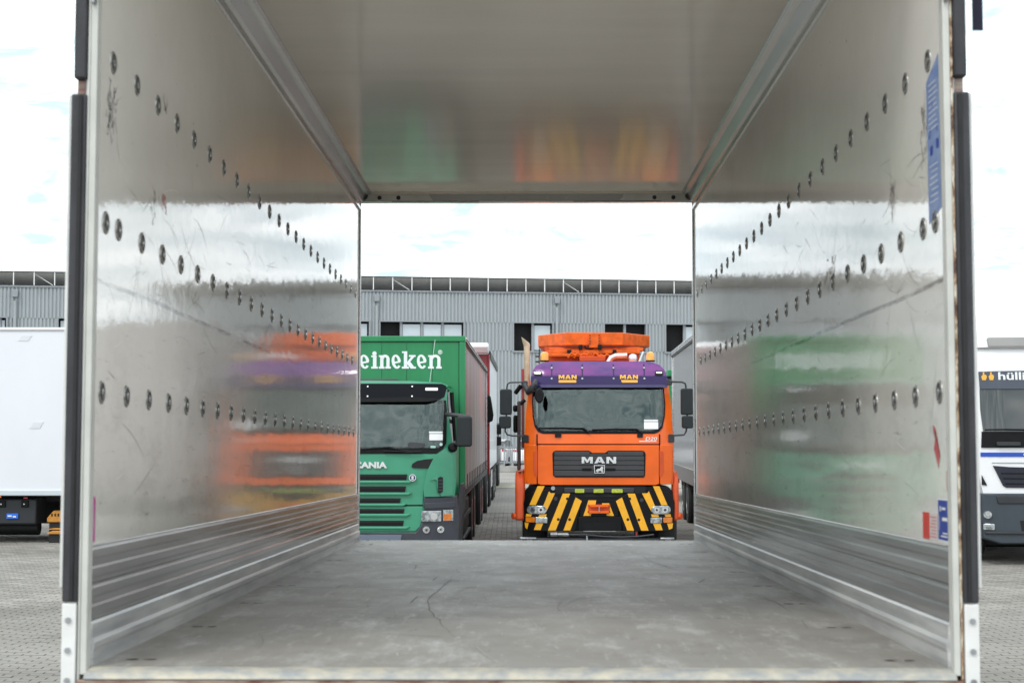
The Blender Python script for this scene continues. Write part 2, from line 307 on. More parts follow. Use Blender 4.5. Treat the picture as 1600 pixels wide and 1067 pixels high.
def ground_nodes(t, b):
    N = t.nodes.new; L = t.links.new
    tcn = N("ShaderNodeTexCoord")
    br = N("ShaderNodeTexBrick"); br.inputs["Scale"].default_value = 1; br.inputs["Mortar Size"].default_value = .004
    br.inputs["Brick Width"].default_value = .2; br.inputs["Row Height"].default_value = .1
    br.inputs["Color1"].default_value = (0.33, 0.31, 0.28, 1); br.inputs["Color2"].default_value = (0.29, 0.275, 0.25, 1); br.inputs["Mortar"].default_value = (0.14, 0.095, 0.085, 1)
    L(tcn.outputs["Object"], br.inputs["Vector"])
    n = N("ShaderNodeTexNoise"); n.inputs["Scale"].default_value = .35; n.inputs["Detail"].default_value = 8; L(tcn.outputs["Object"], n.inputs["Vector"])
    rp = N("ShaderNodeValToRGB"); rp.color_ramp.elements[0].position = .3; rp.color_ramp.elements[1].position = .7; rp.color_ramp.elements[0].color = (.72, .72, .72, 1); L(n.outputs[0], rp.inputs[0])
    mu = N("ShaderNodeMixRGB"); mu.blend_type = 'MULTIPLY'; mu.inputs[0].default_value = 1; L(br.outputs[0], mu.inputs[1]); L(rp.outputs[0], mu.inputs[2])
    L(mu.outputs[0], b.inputs["Base Color"]); b.inputs["Roughness"].default_value = .85
M['ground'] = rampmat('block_paving', ground_nodes)

def paver_nodes(t, b):
    N = t.nodes.new; L = t.links.new
    geo = N("ShaderNodeNewGeometry")
    n = N("ShaderNodeTexNoise"); n.inputs["Scale"].default_value = .45; n.inputs["Detail"].default_value = 8; L(geo.outputs["Position"], n.inputs["Vector"])
    rp = N("ShaderNodeValToRGB"); e = rp.color_ramp.elements; e[0].position = .3; e[1].position = .7; e[0].color = (.185, .172, .15, 1); e[1].color = (.325, .305, .275, 1); L(n.outputs[0], rp.inputs[0])
    wn = N("ShaderNodeTexWhiteNoise"); L(geo.outputs["Random Per Island"], wn.inputs["Vector"])
    mr = N("ShaderNodeMapRange"); mr.inputs[3].default_value = .74; mr.inputs[4].default_value = 1.1; L(geo.outputs["Random Per Island"], mr.inputs[0])
    mu = N("ShaderNodeMixRGB"); mu.blend_type = 'MULTIPLY'; mu.inputs[0].default_value = 1; L(rp.outputs[0], mu.inputs[1]); L(mr.outputs[0], mu.inputs[2])
    n3 = N("ShaderNodeTexNoise"); n3.inputs["Scale"].default_value = 60; n3.inputs["Detail"].default_value = 4; L(geo.outputs["Position"], n3.inputs["Vector"])
    bp = N("ShaderNodeBump"); bp.inputs["Distance"].default_value = .002; L(n3.outputs[0], bp.inputs["Height"]); L(bp.outputs[0], b.inputs["Normal"])
    L(mu.outputs[0], b.inputs["Base Color"]); b.inputs["Roughness"].default_value = .85
M['paver'] = rampmat('concrete_paver', paver_nodes)
M['joint'] = mat('paving_joint', (0.10, 0.095, 0.085), 0.95)
M['cladding'] = mat('grey_steel_cladding', (0.345, 0.375, 0.39), 0.5, var=0.06, vscale=.6, metal=.1)

# ------------------------------------------------------------------ helpers
def obj(name, me, m=None, parent=None, label=None, smooth=True, bev=0.0, kind=None):
    if m is not None and not me.materials: me.materials.append(m)
    if smooth and len(me.polygons) < 60000:
        me.shade_smooth(); me.set_sharp_from_angle(angle=R(35))
    o = bpy.data.objects.new(name, me); col.objects.link(o)
    if parent: o.parent = parent
    if label: o['label'] = label
    if kind: o['kind'] = kind
    if bev:
        b = o.modifiers.new('bevel', 'BEVEL'); b.width = bev; b.segments = 2; b.limit_method = 'ANGLE'; b.angle_limit = R(40)
    return o

def thing(name, label, cat, loc=(0, 0, 0), rot=(0, 0, 0), group=None):
    o = bpy.data.objects.new(name, None); col.objects.link(o)
    o.location = loc; o.rotation_euler = rot; o['label'] = label; o['category'] = cat
    o.empty_display_size = 0.3
    if group: o['group'] = group
    return o

class G:
    def __init__(s): s.v = []; s.f = []
    def add(s, vs_, fs):
        n = len(s.v); s.v += [tuple(p) for p in vs_]; s.f += [tuple(i + n for i in f) for f in fs]; return s
    def box(s, x0, x1, y0, y1, z0, z1):
        return s.add([(x0, y0, z0), (x1, y0, z0), (x1, y1, z0), (x0, y1, z0), (x0, y0, z1), (x1, y0, z1), (x1, y1, z1), (x0, y1, z1)],
                     [(0, 3, 2, 1), (4, 5, 6, 7), (0, 1, 5, 4), (1, 2, 6, 5), (2, 3, 7, 6), (3, 0, 4, 7)])
    def tube(s, pts, r, n=8, caps=True):
        pts = [Vector(p) for p in pts]; rings = []
        up = Vector((0, 0, 1)); k = len(pts)
        rr = r if isinstance(r, (list, tuple)) else [r] * k
        last = None
        for i, p in enumerate(pts):
            d = (pts[min(i + 1, k - 1)] - pts[max(i - 1, 0)]).normalized()
            if last is None:
                a = d.cross(up)
                if a.length < 1e-3: a = d.cross(Vector((1, 0, 0)))
            else:
                a = last - d * last.dot(d)
            a.normalize(); last = a; b = d.cross(a)
            rings.append([p + (a * math.cos(2 * math.pi * j / n) + b * math.sin(2 * math.pi * j / n)) * rr[i] for j in range(n)])
        vs_ = [q for rg in rings for q in rg]; fs = []
        for i in range(k - 1):
            for j in range(n):
                fs.append((i * n + j, i * n + (j + 1) % n, (i + 1) * n + (j + 1) % n, (i + 1) * n + j))
        if caps: fs += [tuple(range(n))[::-1], tuple((k - 1) * n + j for j in range(n))]
        return s.add(vs_, fs)
    def lathe(s, prof, c, axis='y', n=16):
        """prof: (radius, offset along axis)"""
        vs_ = []; fs = []
        for r_, h in prof:
            for j in range(n):
                a = 2 * math.pi * j / n; u, v = r_ * math.cos(a), r_ * math.sin(a)
                q = {'y': (u, h, v), 'x': (h, u, v), 'z': (u, v, h)}[axis]
                vs_.append((c[0] + q[0], c[1] + q[1], c[2] + q[2]))
        for i in range(len(prof) - 1):
            for j in range(n):
                fs.append((i * n + j, i * n + (j + 1) % n, (i + 1) * n + (j + 1) % n, (i + 1) * n + j))
        fs += [tuple(range(n)), tuple((len(prof) - 1) * n + j for j in range(n))[::-1]]
        return s.add(vs_, fs)
    def sweep_y(s, prof, y0, y1, closed=True):
        """profile (x,z) swept along y"""
        n = len(prof)
        vs_ = [(p[0], y0, p[1]) for p in prof] + [(p[0], y1, p[1]) for p in prof]
        fs = [(i, (i + 1) % n, n + (i + 1) % n, n + i) for i in range(n if closed else n - 1)]
        if closed: fs += [tuple(range(n)), tuple(range(2 * n - 1, n - 1, -1))]
        return s.add(vs_, fs)
    def sweep_x(s, prof, x0, x1):
        """profile (y,z) swept along x"""
        n = len(prof)
        vs_ = [(x0, p[0], p[1]) for p in prof] + [(x1, p[0], p[1]) for p in prof]
        fs = [(i, (i + 1) % n, n + (i + 1) % n, n + i) for i in range(n)]
        fs += [tuple(range(n)), tuple(range(2 * n - 1, n - 1, -1))]
        return s.add(vs_, fs)
    def mesh(s, name='m'):
        me = bpy.data.meshes.new(name); me.from_pydata(s.v, [], s.f); me.update()
        bm = bmesh.new(); bm.from_mesh(me); bmesh.ops.recalc_face_normals(bm, faces=bm.faces); bm.to_mesh(me); bm.free()
        return me
    def obj(s, name, m, parent=None, **k):
        return obj(name, s.mesh(name), m, parent, **k)

def flat(x, z): return 0.0

def plate_mesh(pts, surf=flat, out=0.0, thick=0.02, back=None, step=0.12, name='p'):
    """a 2D polygon (x,z) laid on the surface y=surf(x,z), raised by `out`, given thickness"""
    bm = bmesh.new()
    vsb = [bm.verts.new((x, 0, z)) for x, z in pts]
    bm.faces.new(vsb)
    if surf is not flat:
        xs = [p[0] for p in pts]; zs = [p[1] for p in pts]
        for ax, lo, hi in ((0, min(xs), max(xs)), (2, min(zs), max(zs))):
            n = int((hi - lo) / step)
            for i in range(1, n + 1):
                co = [0, 0, 0]; co[ax] = lo + (hi - lo) * i / (n + 1); no = [0, 0, 0]; no[ax] = 1
                bmesh.ops.bisect_plane(bm, geom=bm.verts[:] + bm.edges[:] + bm.faces[:], plane_co=co, plane_no=no, dist=1e-5)
    base = bm.verts[:]
    r = bmesh.ops.extrude_face_region(bm, geom=bm.faces[:], use_keep_orig=True)
    new = [g for g in r['geom'] if isinstance(g, bmesh.types.BMVert)]
    for v in new: v.co.y = surf(v.co.x, v.co.z) - out
    for v in base: v.co.y = back if back is not None else surf(v.co.x, v.co.z) - out + thick
    bmesh.ops.recalc_face_normals(bm, faces=bm.faces)
    me = bpy.data.meshes.new(name); bm.to_mesh(me); bm.free(); return me

def rrect(x0, x1, z0, z1, r, n=4):
    pts = []
    for cx, cz, a0 in ((x1 - r, z1 - r, 0), (x0 + r, z1 - r, 90), (x0 + r, z0 + r, 180), (x1 - r, z0 + r, 270)):
        for i in range(n + 1):
            a = R(a0 + 90 * i / n); pts.append((cx + r * math.cos(a), cz + r * math.sin(a)))
    return pts
def disc(cx, cz, r, n=14, rz=None):
    rz = rz or r
    return [(cx + r * math.cos(2 * math.pi * i / n), cz + rz * math.sin(2 * math.pi * i / n)) for i in range(n)]

def text_mesh(s, x0, x1, z0, z1, surf=flat, out=0.01, thick=0.01, bold=0.02, shear=0.0):
    """letters fitted into a rectangle of the x,z plane and laid on surf"""
    cu = bpy.data.curves.new('t', 'FONT'); cu.body = s; cu.size = 1; cu.offset = bold; cu.extrude = 0.5; cu.resolution_u = 4; cu.shear = shear
    o = bpy.data.objects.new('t', cu); col.objects.link(o)
    bpy.context.view_layer.update()
    me = bpy.data.meshes.new_from_object(o.evaluated_get(bpy.context.evaluated_depsgraph_get()))
    bpy.data.objects.remove(o); bpy.data.curves.remove(cu)
    xs = [v.co.x for v in me.vertices]; ys = [v.co.y for v in me.vertices]
    ax, bx, ay, by = min(xs), max(xs), min(ys), max(ys)
    for v in me.vertices:
        x = x0 + (v.co.x - ax) / (bx - ax) * (x1 - x0); z = z0 + (v.co.y - ay) / (by - ay) * (z1 - z0)
        d = v.co.z
        v.co = (x, surf(x, z) - out + (0 if d > 0 else thick), z)
    me.materials.clear(); me.update()
    return me

LET = {
 'M': (1.22, [[(0, 0), (0, 1), (.36, 1), (.61, .50), (.86, 1), (1.22, 1), (1.22, 0), (.93, 0), (.93, .62), (.70, .12), (.52, .12), (.29, .62), (.29, 0)]]),
 'A': (1.16, [[(0, 0), (.40, 1), (.76, 1), (1.16, 0), (.84, 0), (.77, .19), (.39, .19), (.32, 0)], [(.46, .38), (.70, .38), (.58, .72)]]),
 'N': (1.06, [[(0, 0), (0, 1), (.34, 1), (.77, .42), (.77, 1), (1.06, 1), (1.06, 0), (.74, 0), (.29, .60), (.29, 0)]])}
def man_word(Fr, x0, x1, y0, y1, m, out, thick, name='maker_letter', parent=None, dark=None):
    gap = .17; tot = sum(LET[c][0] for c in 'MAN') + 2 * gap; k = (x1 - x0) / tot; x = x0
    for c in 'MAN':
        w_, polys = LET[c]
        o = Fr.plate(name, [(x + a * k, y1 - b * (y1 - y0)) for a, b in polys[0]], m, out=out, thick=thick, parent=parent)
        for p in polys[1:]: Fr.plate('letter_counter', [(x + a * k, y1 - b * (y1 - y0)) for a, b in p], dark, out=out + .0015, thick=.001, parent=o if parent is None else parent)
        x += (w_ + gap) * k

class Front:
    """a vehicle front drawn from measurements: metres on the front plane of a thing"""
    def __init__(s, root, cx, scale, surf=flat):
        s.root = root; s.cx = cx; s.k = 1.0 / scale; s.surf = surf
    def at(s, yd):
        L_ = s.root.location; sc = 2600 / (L_.y + yd); th = -s.root.rotation_euler.z
        return Front(s.root, 800 + (L_.x + math.sin(th) * yd) * sc, sc, s.surf)
    def x(s, p): return (p - s.cx) * s.k
    def z(s, p): return CAMH + (671 - p) * s.k
    def q(s, pts): return [(s.x(a), s.z(b)) for a, b in pts]
    def plate(s, name, pts, m, out=0.01, thick=0.03, back=None, parent=None, raw=False, **k):
        p = pts if raw else s.q(pts)
        return obj(name, plate_mesh(p, s.surf, out, thick, back), m, parent or s.root, **k)
    def rr(s, name, x0, x1, y0, y1, r, m, **k):
        pts = rrect(s.x(x0), s.x(x1), s.z(y1), s.z(y0), r * s.k)
        return s.plate(name, pts, m, raw=True, **k)
    def disc(s, name, cx, cy, r, m, **k):
        return s.plate(name, disc(s.x(cx), s.z(cy), r * s.k), m, raw=True, **k)
    def text(s, name, t, x0, x1, y0, y1, m, parent=None, out=0.015, thick=.012, bold=.03, shear=0):
        me = text_mesh(t, s.x(x0), s.x(x1), s.z(y1), s.z(y0), s.surf, out, thick, bold, shear)
        return obj(name, me, m, parent or s.root, smooth=False)

def make_wheel(root, x, y, r=0.5, w_=0.3, rimm='steel', side=1):
    t = G().lathe([(r * .55, -w_ / 2), (r * .93, -w_ / 2), (r, -w_ / 2 + .04), (r, w_ / 2 - .04), (r * .93, w_ / 2), (r * .55, w_ / 2)], (x, y, r), 'x', 28)
    wo = t.obj('wheel', M['rubber'], root)
    s = side
    g = G().lathe([(r * .56, s * (w_ / 2 - .02)), (r * .56, s * (w_ / 2 + .004)), (r * .50, s * (w_ / 2 + .004)), (r * .44, s * (w_ / 2 - .10)), (r * .2, s * (w_ / 2 - .10)), (r * .17, s * (w_ / 2 - .01)), (.01, s * (w_ / 2 - .01))], (x, y, r), 'x', 24)
    g.obj('rim', M[rimm], wo)
    b = G()
    for k in range(10):
        a = k * math.pi / 5
        b.box(x + s * (w_ / 2 - .10) - .02, x + s * (w_ / 2 - .10) + .02, y + r * .32 * math.cos(a) - .014, y + r * .32 * math.cos(a) + .014, r + r * .32 * math.sin(a) - .014, r + r * .32 * math.sin(a) + .014)
    b.obj('wheel_nuts', M['chrome'], wo)
    return wo

# ------------------------------------------------------------------ ground
gg = G(); S = 700
gg.add([(-S, -S, 0), (S, -S, 0), (S, S, 0), (-S, S, 0)], [(0, 1, 2, 3)])
ground = gg.obj('ground', M['ground'], None, smooth=False, kind='structure')
# a darker bed under the real stones
PX0, PX1, PY0, PY1 = -11.0, 11.0, 11.0, 40.0
G().add([(PX0, PY0, .004), (PX1, PY0, .004), (PX1, PY1, .004), (PX0, PY1, .004)], [(0, 1, 2, 3)]).obj('paving_joint', M['joint'], ground, smooth=False)
def paver_geo(x, y, z, tx, ty):
    a, b, c = .0972, .0472, .005
    zt = z + .022
    return ([(x - a, y - b, z), (x + a, y - b, z), (x + a, y + b, z), (x - a, y + b, z),
             (x - a + c, y - b + c, zt - tx - ty), (x + a - c, y - b + c, zt + tx - ty), (x + a - c, y + b - c, zt + tx + ty), (x - a + c, y + b - c, zt - tx + ty)],
            [(4, 5, 6, 7), (0, 1, 5, 4), (1, 2, 6, 5), (2, 3, 7, 6), (3, 0, 4, 7)])
singles = []; rest = G(); cand = []
ny = int((PY1 - PY0) / .1); nx = int((PX1 - PX0) / .2)
for j in range(ny):
    y = PY0 + .05 + j * .1
    for i in range(nx):
        x = PX0 + .1 + i * .2 + (.1 if j % 2 else 0)
        if x + .1 > PX1: continue
        z = .006 + random.uniform(-.0015, .0015); tx = random.uniform(-.0012, .0012); ty = random.uniform(-.0008, .0008)
        px = 800 + 2600 * x / y
        vis = (-6 < px < 103 or 1530 < px < 1606) and y > 13.05
        if vis and len(singles) < 296 and y < 20: singles.append((x, y, z, tx, ty))
        else: rest.add(*paver_geo(x, y, z, tx, ty))
me = bpy.data.meshes.new('paving'); me.from_pydata(rest.v, [], rest.f); me.update()
obj('paving', me, M['paver'], ground, smooth=False, kind='stuff')
protos = []
for k in range(6):
    vv, ff = paver_geo(0, 0, 0, random.uniform(-.0012, .0012), random.uniform(-.0008, .0008))
    m_ = bpy.data.meshes.new('paver'); m_.from_pydata(vv, [], ff); m_.update(); m_.materials.append(M['paver']); protos.append(m_)
for x, y, z, tx, ty in singles:
    o = bpy.data.objects.new('paver', random.choice(protos)); col.objects.link(o); o.location = (x, y, z); o.parent = ground

# the verge and kerb before the fence
verge = G().add([(-40, 57, .012), (14, 57, .012), (14, 61, .012), (-40, 61, .012)], [(0, 1, 2, 3)])
verge.obj('verge', mat('gravel_verge', (0.42, 0.40, 0.36), .95, c2=(0.20, 0.21, 0.11), vscale=6, bump=.02, bscale=12), None, smooth=False, kind='structure')

# ------------------------------------------------------------------ building
BA = R(9.0); BX, BY = -8.5, 92.0
bld = thing('warehouse_building', 'long grey corrugated steel building with a canopy of sloping panels along its roof edge', 'building', (BX, BY, 0), (0, 0, BA))
def bu(px):
    r = (px - 800) / 2600; return (r * BY - BX) / (math.cos(BA) - r * math.sin(BA))
ZT, ZW1, ZW0 = 9.64, 7.98, 6.42
UL, UR = -50.0, 29.0
wins = [(-12, 8), (90, 118), (545, 576), (594, 724), (803, 863), (945, 1009), (1041, 1100), (1150, 1215), (250, 330), (400, 460)]
wins = sorted([(bu(a), bu(b)) for a, b in wins])
def clad(g, x0, x1, z0, z1, per=.20, d=.055):
    n = max(1, round((x1 - x0) / per)); p = (x1 - x0) / n; pr = []
    for i in range(n):
        a = x0 + i * p; pr += [(a, 0), (a + p * .50, 0), (a + p * .62, d), (a + p * .88, d)]
    pr.append((x1, 0))
    k = len(pr); g.add([(x, y, z0) for x, y in pr] + [(x, y, z1) for x, y in pr], [(i, i + 1, k + i + 1, k + i) for i in range(k - 1)])
cg = G()
clad(cg, UL, UR, ZW1, ZT); clad(cg, UL, UR, 0, ZW0)
prev = UL
for a, b in wins:
    if a > prev: clad(cg, prev, a, ZW0, ZW1)
    prev = b
clad(cg, prev, UR, ZW0, ZW1)
cme = bpy.data.meshes.new('cladding'); cme.from_pydata(cg.v, [], cg.f); cme.update()
obj('cladding', cme, M['cladding'], bld, smooth=False)
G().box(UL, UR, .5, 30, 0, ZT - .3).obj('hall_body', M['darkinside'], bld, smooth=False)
G().box(UL, UR, -.06, .4, ZT, ZT + .09).obj('parapet_cap', M['frame'], bld, bev=.01)
g = G()
for a_, b_ in ((UL, UL + .05), (UR - .05, UR)): G().box(a_, b_, .04, 30, 0, ZT).obj('side_wall', M['cladding'], bld)
for idx, (a, b) in enumerate(wins):
    wf = G()
    wf.box(a - .10, b + .10, -.06, .12, ZW1, ZW1 + .08).box(a - .10, b + .10, -.08, .12, ZW0 - .09, ZW0)
    wf.box(a - .10, a, -.06, .3, ZW0, ZW1).box(b, b + .10, -.06, .3, ZW0, ZW1)
    width = b - a; npn = max(2, round(width / 1.1)); pw = width / npn
    for k in range(1, npn): wf.box(a + k * pw - .07, a + k * pw + .07, .10, .25, ZW0, ZW1)
    wo = wf.obj('window', M['frame'], bld, smooth=False)
    for k in range(npn):
        if npn == 4 and k == 0: continue                    # an open casement: dark room behind
        if npn == 2 and k == 0 and idx in (5, 6, 7, 8, 9): continue
        if idx in (7,) : continue
        G().box(a + k * pw + .09, a + (k + 1) * pw - .09, .16, .18, ZW0 + .06, ZW1 - .12).obj('pane', M['winglass'], wo, smooth=False)
for px in (22, 304, 588, 870, 1150):
    u = bu(px)
    dp = G().tube([(u, -.10, ZT - .75), (u, -.10, .2)], .09, 8).obj('downpipe', M['cladding'], bld)
    G().box(u - .15, u + .15, -.25, -.02, ZT - .55, ZT - .15).obj('rainwater_head', M['frame'], dp, bev=.02)
# canopy along the roof edge: posts and tilted panels, alike pieces share a mesh
postm = G().box(-.025, .025, -.32, -.27, 0, .70).mesh('post'); postm.materials.append(M['whitepost'])
panm = G().sweep_x([(-.25, .70), (1.4, .02), (1.4, .07), (-.25, .76)], -.533, .533).mesh('canopy_panel'); panm.materials.append(M['canopy'])
edge = G().box(UL, UR, -.32, -.24, ZT + .78, ZT + .83).obj('canopy_edge', M['darkgrey'], bld, smooth=False)
u = UL + .5
k = 0
while u < UR:
    for nm, m_ in (('canopy_post', postm), ('canopy_panel', panm)):
        o = bpy.data.objects.new(nm, m_); col.objects.link(o); o.parent = bld
        o.location = (u + (.52 if nm == 'canopy_panel' else 0), 0 if nm == 'canopy_post' else 0, ZT + .09)
    G().sweep_x([(-.25, .60), (1.35, -.04), (1.35, .02), (-.25, .66)], u - .04, u + .0).obj('canopy_rafter', M['darkgrey'], bld, smooth=False)
    if k % 9 == 3:
        G().tube([(u, -.05, ZT + .72), (u + .95, -.05, ZT + .12)], .022, 6).obj('canopy_brace', M['whitepost'], bld)
    u += 1.07; k += 1

# ------------------------------------------------------------------ fence and parked cars behind it
fen = thing('metal_fence', 'grey metal bar fence on a low pale wall between the parked lorries', 'fence', (-1, 79, 0))
fb = G()
for i in range(170): fb.box(-9 + i * .1, -9 + i * .1 + .025, 0, .025, .42, 1.25)
fb.obj('fence_bars', M['frame'], fen, smooth=False, kind='stuff')
G().box(-9, 8, -.03, .05, .42, .48).box(-9, 8, -.03, .05, 1.15, 1.2).obj('fence_rail', M['frame'], fen)
for i in range(8): G().box(-9 + i * 2.4, -8.93 + i * 2.4, -.05, .06, .3, 1.32).obj('fence_post', M['frame'], fen)
G().box(-9, 8, -.12, .14, 0, .28).obj('plinth_wall', M['concrete'], fen, bev=.02)

def make_car(label, loc, rot, m_):
    t = thing('parked_car', label, 'car', loc, rot, 'white cars parked behind the fence')
    # side profile (y,z), rear at y=0 facing the camera
    body = [(0, .35), (-.02, .75), (.06, .98), (.35, 1.05), (3.2, 1.0), (4.2, .82), (4.35, .5), (4.3, .28), (.1, .26)]
    G().sweep_x(body, -.88, .88).obj('body', m_, t, bev=.06)
    roof = [(.12, .99), (.55, 1.44), (1.2, 1.5), (2.2, 1.46), (3.1, 1.0)]
    G().sweep_x(roof, -.74, .74).obj('roof', M['glass'], t, bev=.05)
    G().sweep_x([(.50, 1.43), (1.2, 1.51), (2.2, 1.475), (2.2, 1.43), (.52, 1.40)], -.70, .70).obj('roof_panel', m_, t, bev=.02)
    for s in (-1, 1):
        G().box(s * .76 - .12, s * .76 + .12, -.03, .10, .92, 1.00).obj('tail_light', M['redbright'], t, bev=.02)
    G().box(-.26, .26, -.04, 0, .56, .67).obj('number_plate', M['sticker_white'], t)
    G().box(-.86, .86, -.04, .1, .28, .44).obj('bumper', M['darkgrey'], t, bev=.03)
    for y in (.75, 3.4):
        for s in (-1, 1): make_wheel(t, s * .8, y, .32, .2, 'steel', s)
    return t
make_car('white car with red tail lights behind the fence beside the orange truck', (.9, 83, 0), (0, 0, R(-14)), M['white'])
make_car('white car behind the fence, half hidden by the row of lorries', (-1.15, 84.5, 0), (0, 0, R(-10)), M['white'])

# ------------------------------------------------------------------ the orange truck
MZ = 25.3
man = thing('orange_truck', 'orange municipal truck with purple sun visor and black and yellow striped bumper', 'truck', ((937 - 800) / 2600 * MZ, MZ, 0), (0, 0, R(-1.4)))
def man_surf(x, z):
    y = 0.0
    if z > 1.80: y += (z - 1.80) * 0.15
    if z > 2.75: y += (z - 2.75) ** 2 * 1.6
    ax = abs(x)
    if ax > .80: y += ((ax - .80) / .35) ** 2 * .13
    return y
F = Front(man, 937, 2600 / MZ, man_surf)
wsh = [(838, 606), (1033, 606), (1035, 630), (1034, 650), (1030, 663), (1020, 670), (850, 670), (840, 663), (837, 650), (836, 630)]
F.plate('cab', with_hole([(820, 756), (819, 740), (819, 690), (822, 640), (827, 600), (832, 580), (842, 570), (862, 565), (1010, 565), (1031, 570), (1041, 580), (1046, 600), (1050, 640), (1052, 690), (1052, 740), (1051, 756)], wsh, 935, 756), M['orange'], out=0, back=2.1)
F.plate('cab_back', [(838, 676), (1034, 676), (1034, 600), (838, 600)], M['orange'], out=-1.9, thick=.05)
cab_interior(F, 841, 1030, 607, 669, .32, 1.80, 1)
G().box(F.x(833), F.x(1038), .5, 8, .9, 1.0).obj('chassis', M['chassis'], man)
# upper front flap and lower flap, seams are real gaps over a dark layer
F.plate('front_flap', [(840, 678), (1029, 678), (1029, 693.2), (840, 693.2)], M['orange'], out=.022, thick=.03, bev=.006)
F.plate('front_flap', [(840, 695), (1029, 695), (1029, 755), (1024, 757), (845, 757), (840, 755)], M['orange'], out=.026, thick=.03, bev=.008)
for pts in ([(821, 695), (838.6, 695), (838.6, 756), (824, 756), (821, 748)], [(1030.4, 695), (1050, 695), (1050, 748), (1047, 756), (1030.4, 756)]):
    o = F.plate('corner_panel', pts, M['orange'], out=.022, thick=.03, bev=.008)
for pts in ([(833, 705), (839.5, 703), (839.5, 745), (835, 742), (833, 735)], [(1029.5, 703), (1036, 705), (1036, 735), (1034, 742), (1029.5, 745)]):
    F.plate('air_slot', pts, M['orange2'], out=.032, thick=.02, bev=.004)
G_ = [(835, 676), (838, 664), (1034, 664), (1036, 676)]
F.plate('seam_shadow_strip', [(838, 692.6), (1031, 692.6), (1031, 695.6), (838, 695.6)], M['black'], out=.012, thick=.01)
F.plate('seam_shadow_strip', [(838, 678), (840.6, 678), (840.6, 756), (838, 756)], M['black'], out=.012, thick=.01)
F.plate('seam_shadow_strip', [(1028.6, 678), (1031, 678), (1031, 756), (1028.6, 756)], M['black'], out=.012, thick=.01)
# windscreen: black rubber border then the glass
ws = [(832, 603), (1038, 603), (1040, 630), (1039, 650), (1035, 668), (1030, 674), (1022, 677.5), (848, 677.5), (840, 674), (835, 666), (832, 650), (831, 630)]
F.plate('windscreen_seal', with_hole(ws, wsh, 935, 677.5), M['black'], out=.012, thick=.02)
wsg = [(834, 603), (1036, 603), (1038, 630), (1037, 650), (1033, 665), (1028, 670), (1020, 673), (850, 673), (842, 670), (837, 663), (834, 650), (833, 630)]
F.plate('windscreen', wsg, M['glass2'], out=.022, thick=.012)
F.rr('sticker', 1006, 1028, 659, 670, .5, M['sticker_white'], out=.030, thick=.004)
F.rr('sticker', 1006, 1028, 655.5, 658, .3, M['sticker_white'], out=.030, thick=.004)
for i, (a, b) in enumerate(((841, 682 + 232), (930, 1002))): pass
def wiper(F_, x0, y0, x1, y1, x2, y2):
    g = G(); s = F_.surf
    def P(a, b, o): X = F_.x(a); Z = F_.z(b); return (X, s(X, Z) - o, Z)
    g.tube([P(x0, y0, .05), P((x0 + x1) / 2, (y0 + y1) / 2 - .6, .06), P(x1, y1, .06)], .011, 6)
    g.tube([P(x1, y1, .065), P(x2, y2, .05)], .016, 6)
    g.obj('wiper', M['black'], F_.root)
wiper(F, 840, 668.5, 912, 669, 921, 677); wiper(F, 925, 671, 994, 670, 1003, 677)
F.rr('flap_hinge', 867, 877, 676.5, 683, 1, M['black'], out=.045, thick=.04); F.rr('flap_hinge', 995, 1004, 676.5, 683, 1, M['black'], out=.045, thick=.04)
F.text('engine_badge', 'D20', 1008, 1026, 682.5, 687.5, M['sticker_white'], out=.03, bold=.0, shear=.2)
F.plate('badge_underline', [(998, 688.6), (1025, 688.6), (1025, 689.6), (998, 689.6)], M['sticker_white'], out=.026, thick=.004)
# visor
vis = [(829, 604.5), (829, 590), (832, 578), (838, 570), (848, 565.5), (862, 563.5), (1008, 563.5), (1022, 565.5), (1032, 569.5), (1039, 577), (1043, 588), (1043, 604.5)]
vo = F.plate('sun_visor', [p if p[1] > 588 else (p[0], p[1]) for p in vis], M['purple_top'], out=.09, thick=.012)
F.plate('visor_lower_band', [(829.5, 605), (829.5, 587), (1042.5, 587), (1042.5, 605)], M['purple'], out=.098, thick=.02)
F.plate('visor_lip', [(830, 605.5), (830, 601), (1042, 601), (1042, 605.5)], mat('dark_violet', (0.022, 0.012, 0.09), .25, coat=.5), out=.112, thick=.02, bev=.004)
for px in (862, 910, 959, 1007):
    F.plate('visor_rib', [(px - .9, 568), (px + .9, 568), (px + .9, 589), (px - .9, 589)], M['purple'], out=.098, thick=.01)
    for py in (574, 591): F.disc('visor_screw', px, py, 1.5, M['steel'], out=.106, thick=.012)
for a in (873, 969):
    man_word(F, a, a + 28, 585.5, 591.8, M['yellowmark'], .106, .005, 'decal_letter', None, M['purple'])
    F.plate('maker_decal_bar', [(a + (0 if a < 900 else 1.5), 593.5), (a + 27.5, 593.5), (a + 27.5, 597.5), (a + (0 if a < 900 else 3), 597.5)], M['yellowmark'], out=.106, thick=.005)
for a, b in ((833.5, 847), (1024, 1037)):
    h = F.rr('marker_lamp', a, b, 579, 586.5, 2.5, M['black'], out=.11, thick=.03)
    F.rr('lamp_lens', a + 1.5, b - 2, 580.5, 583, 1, M['chrome'], out=.118, thick=.01, parent=h)
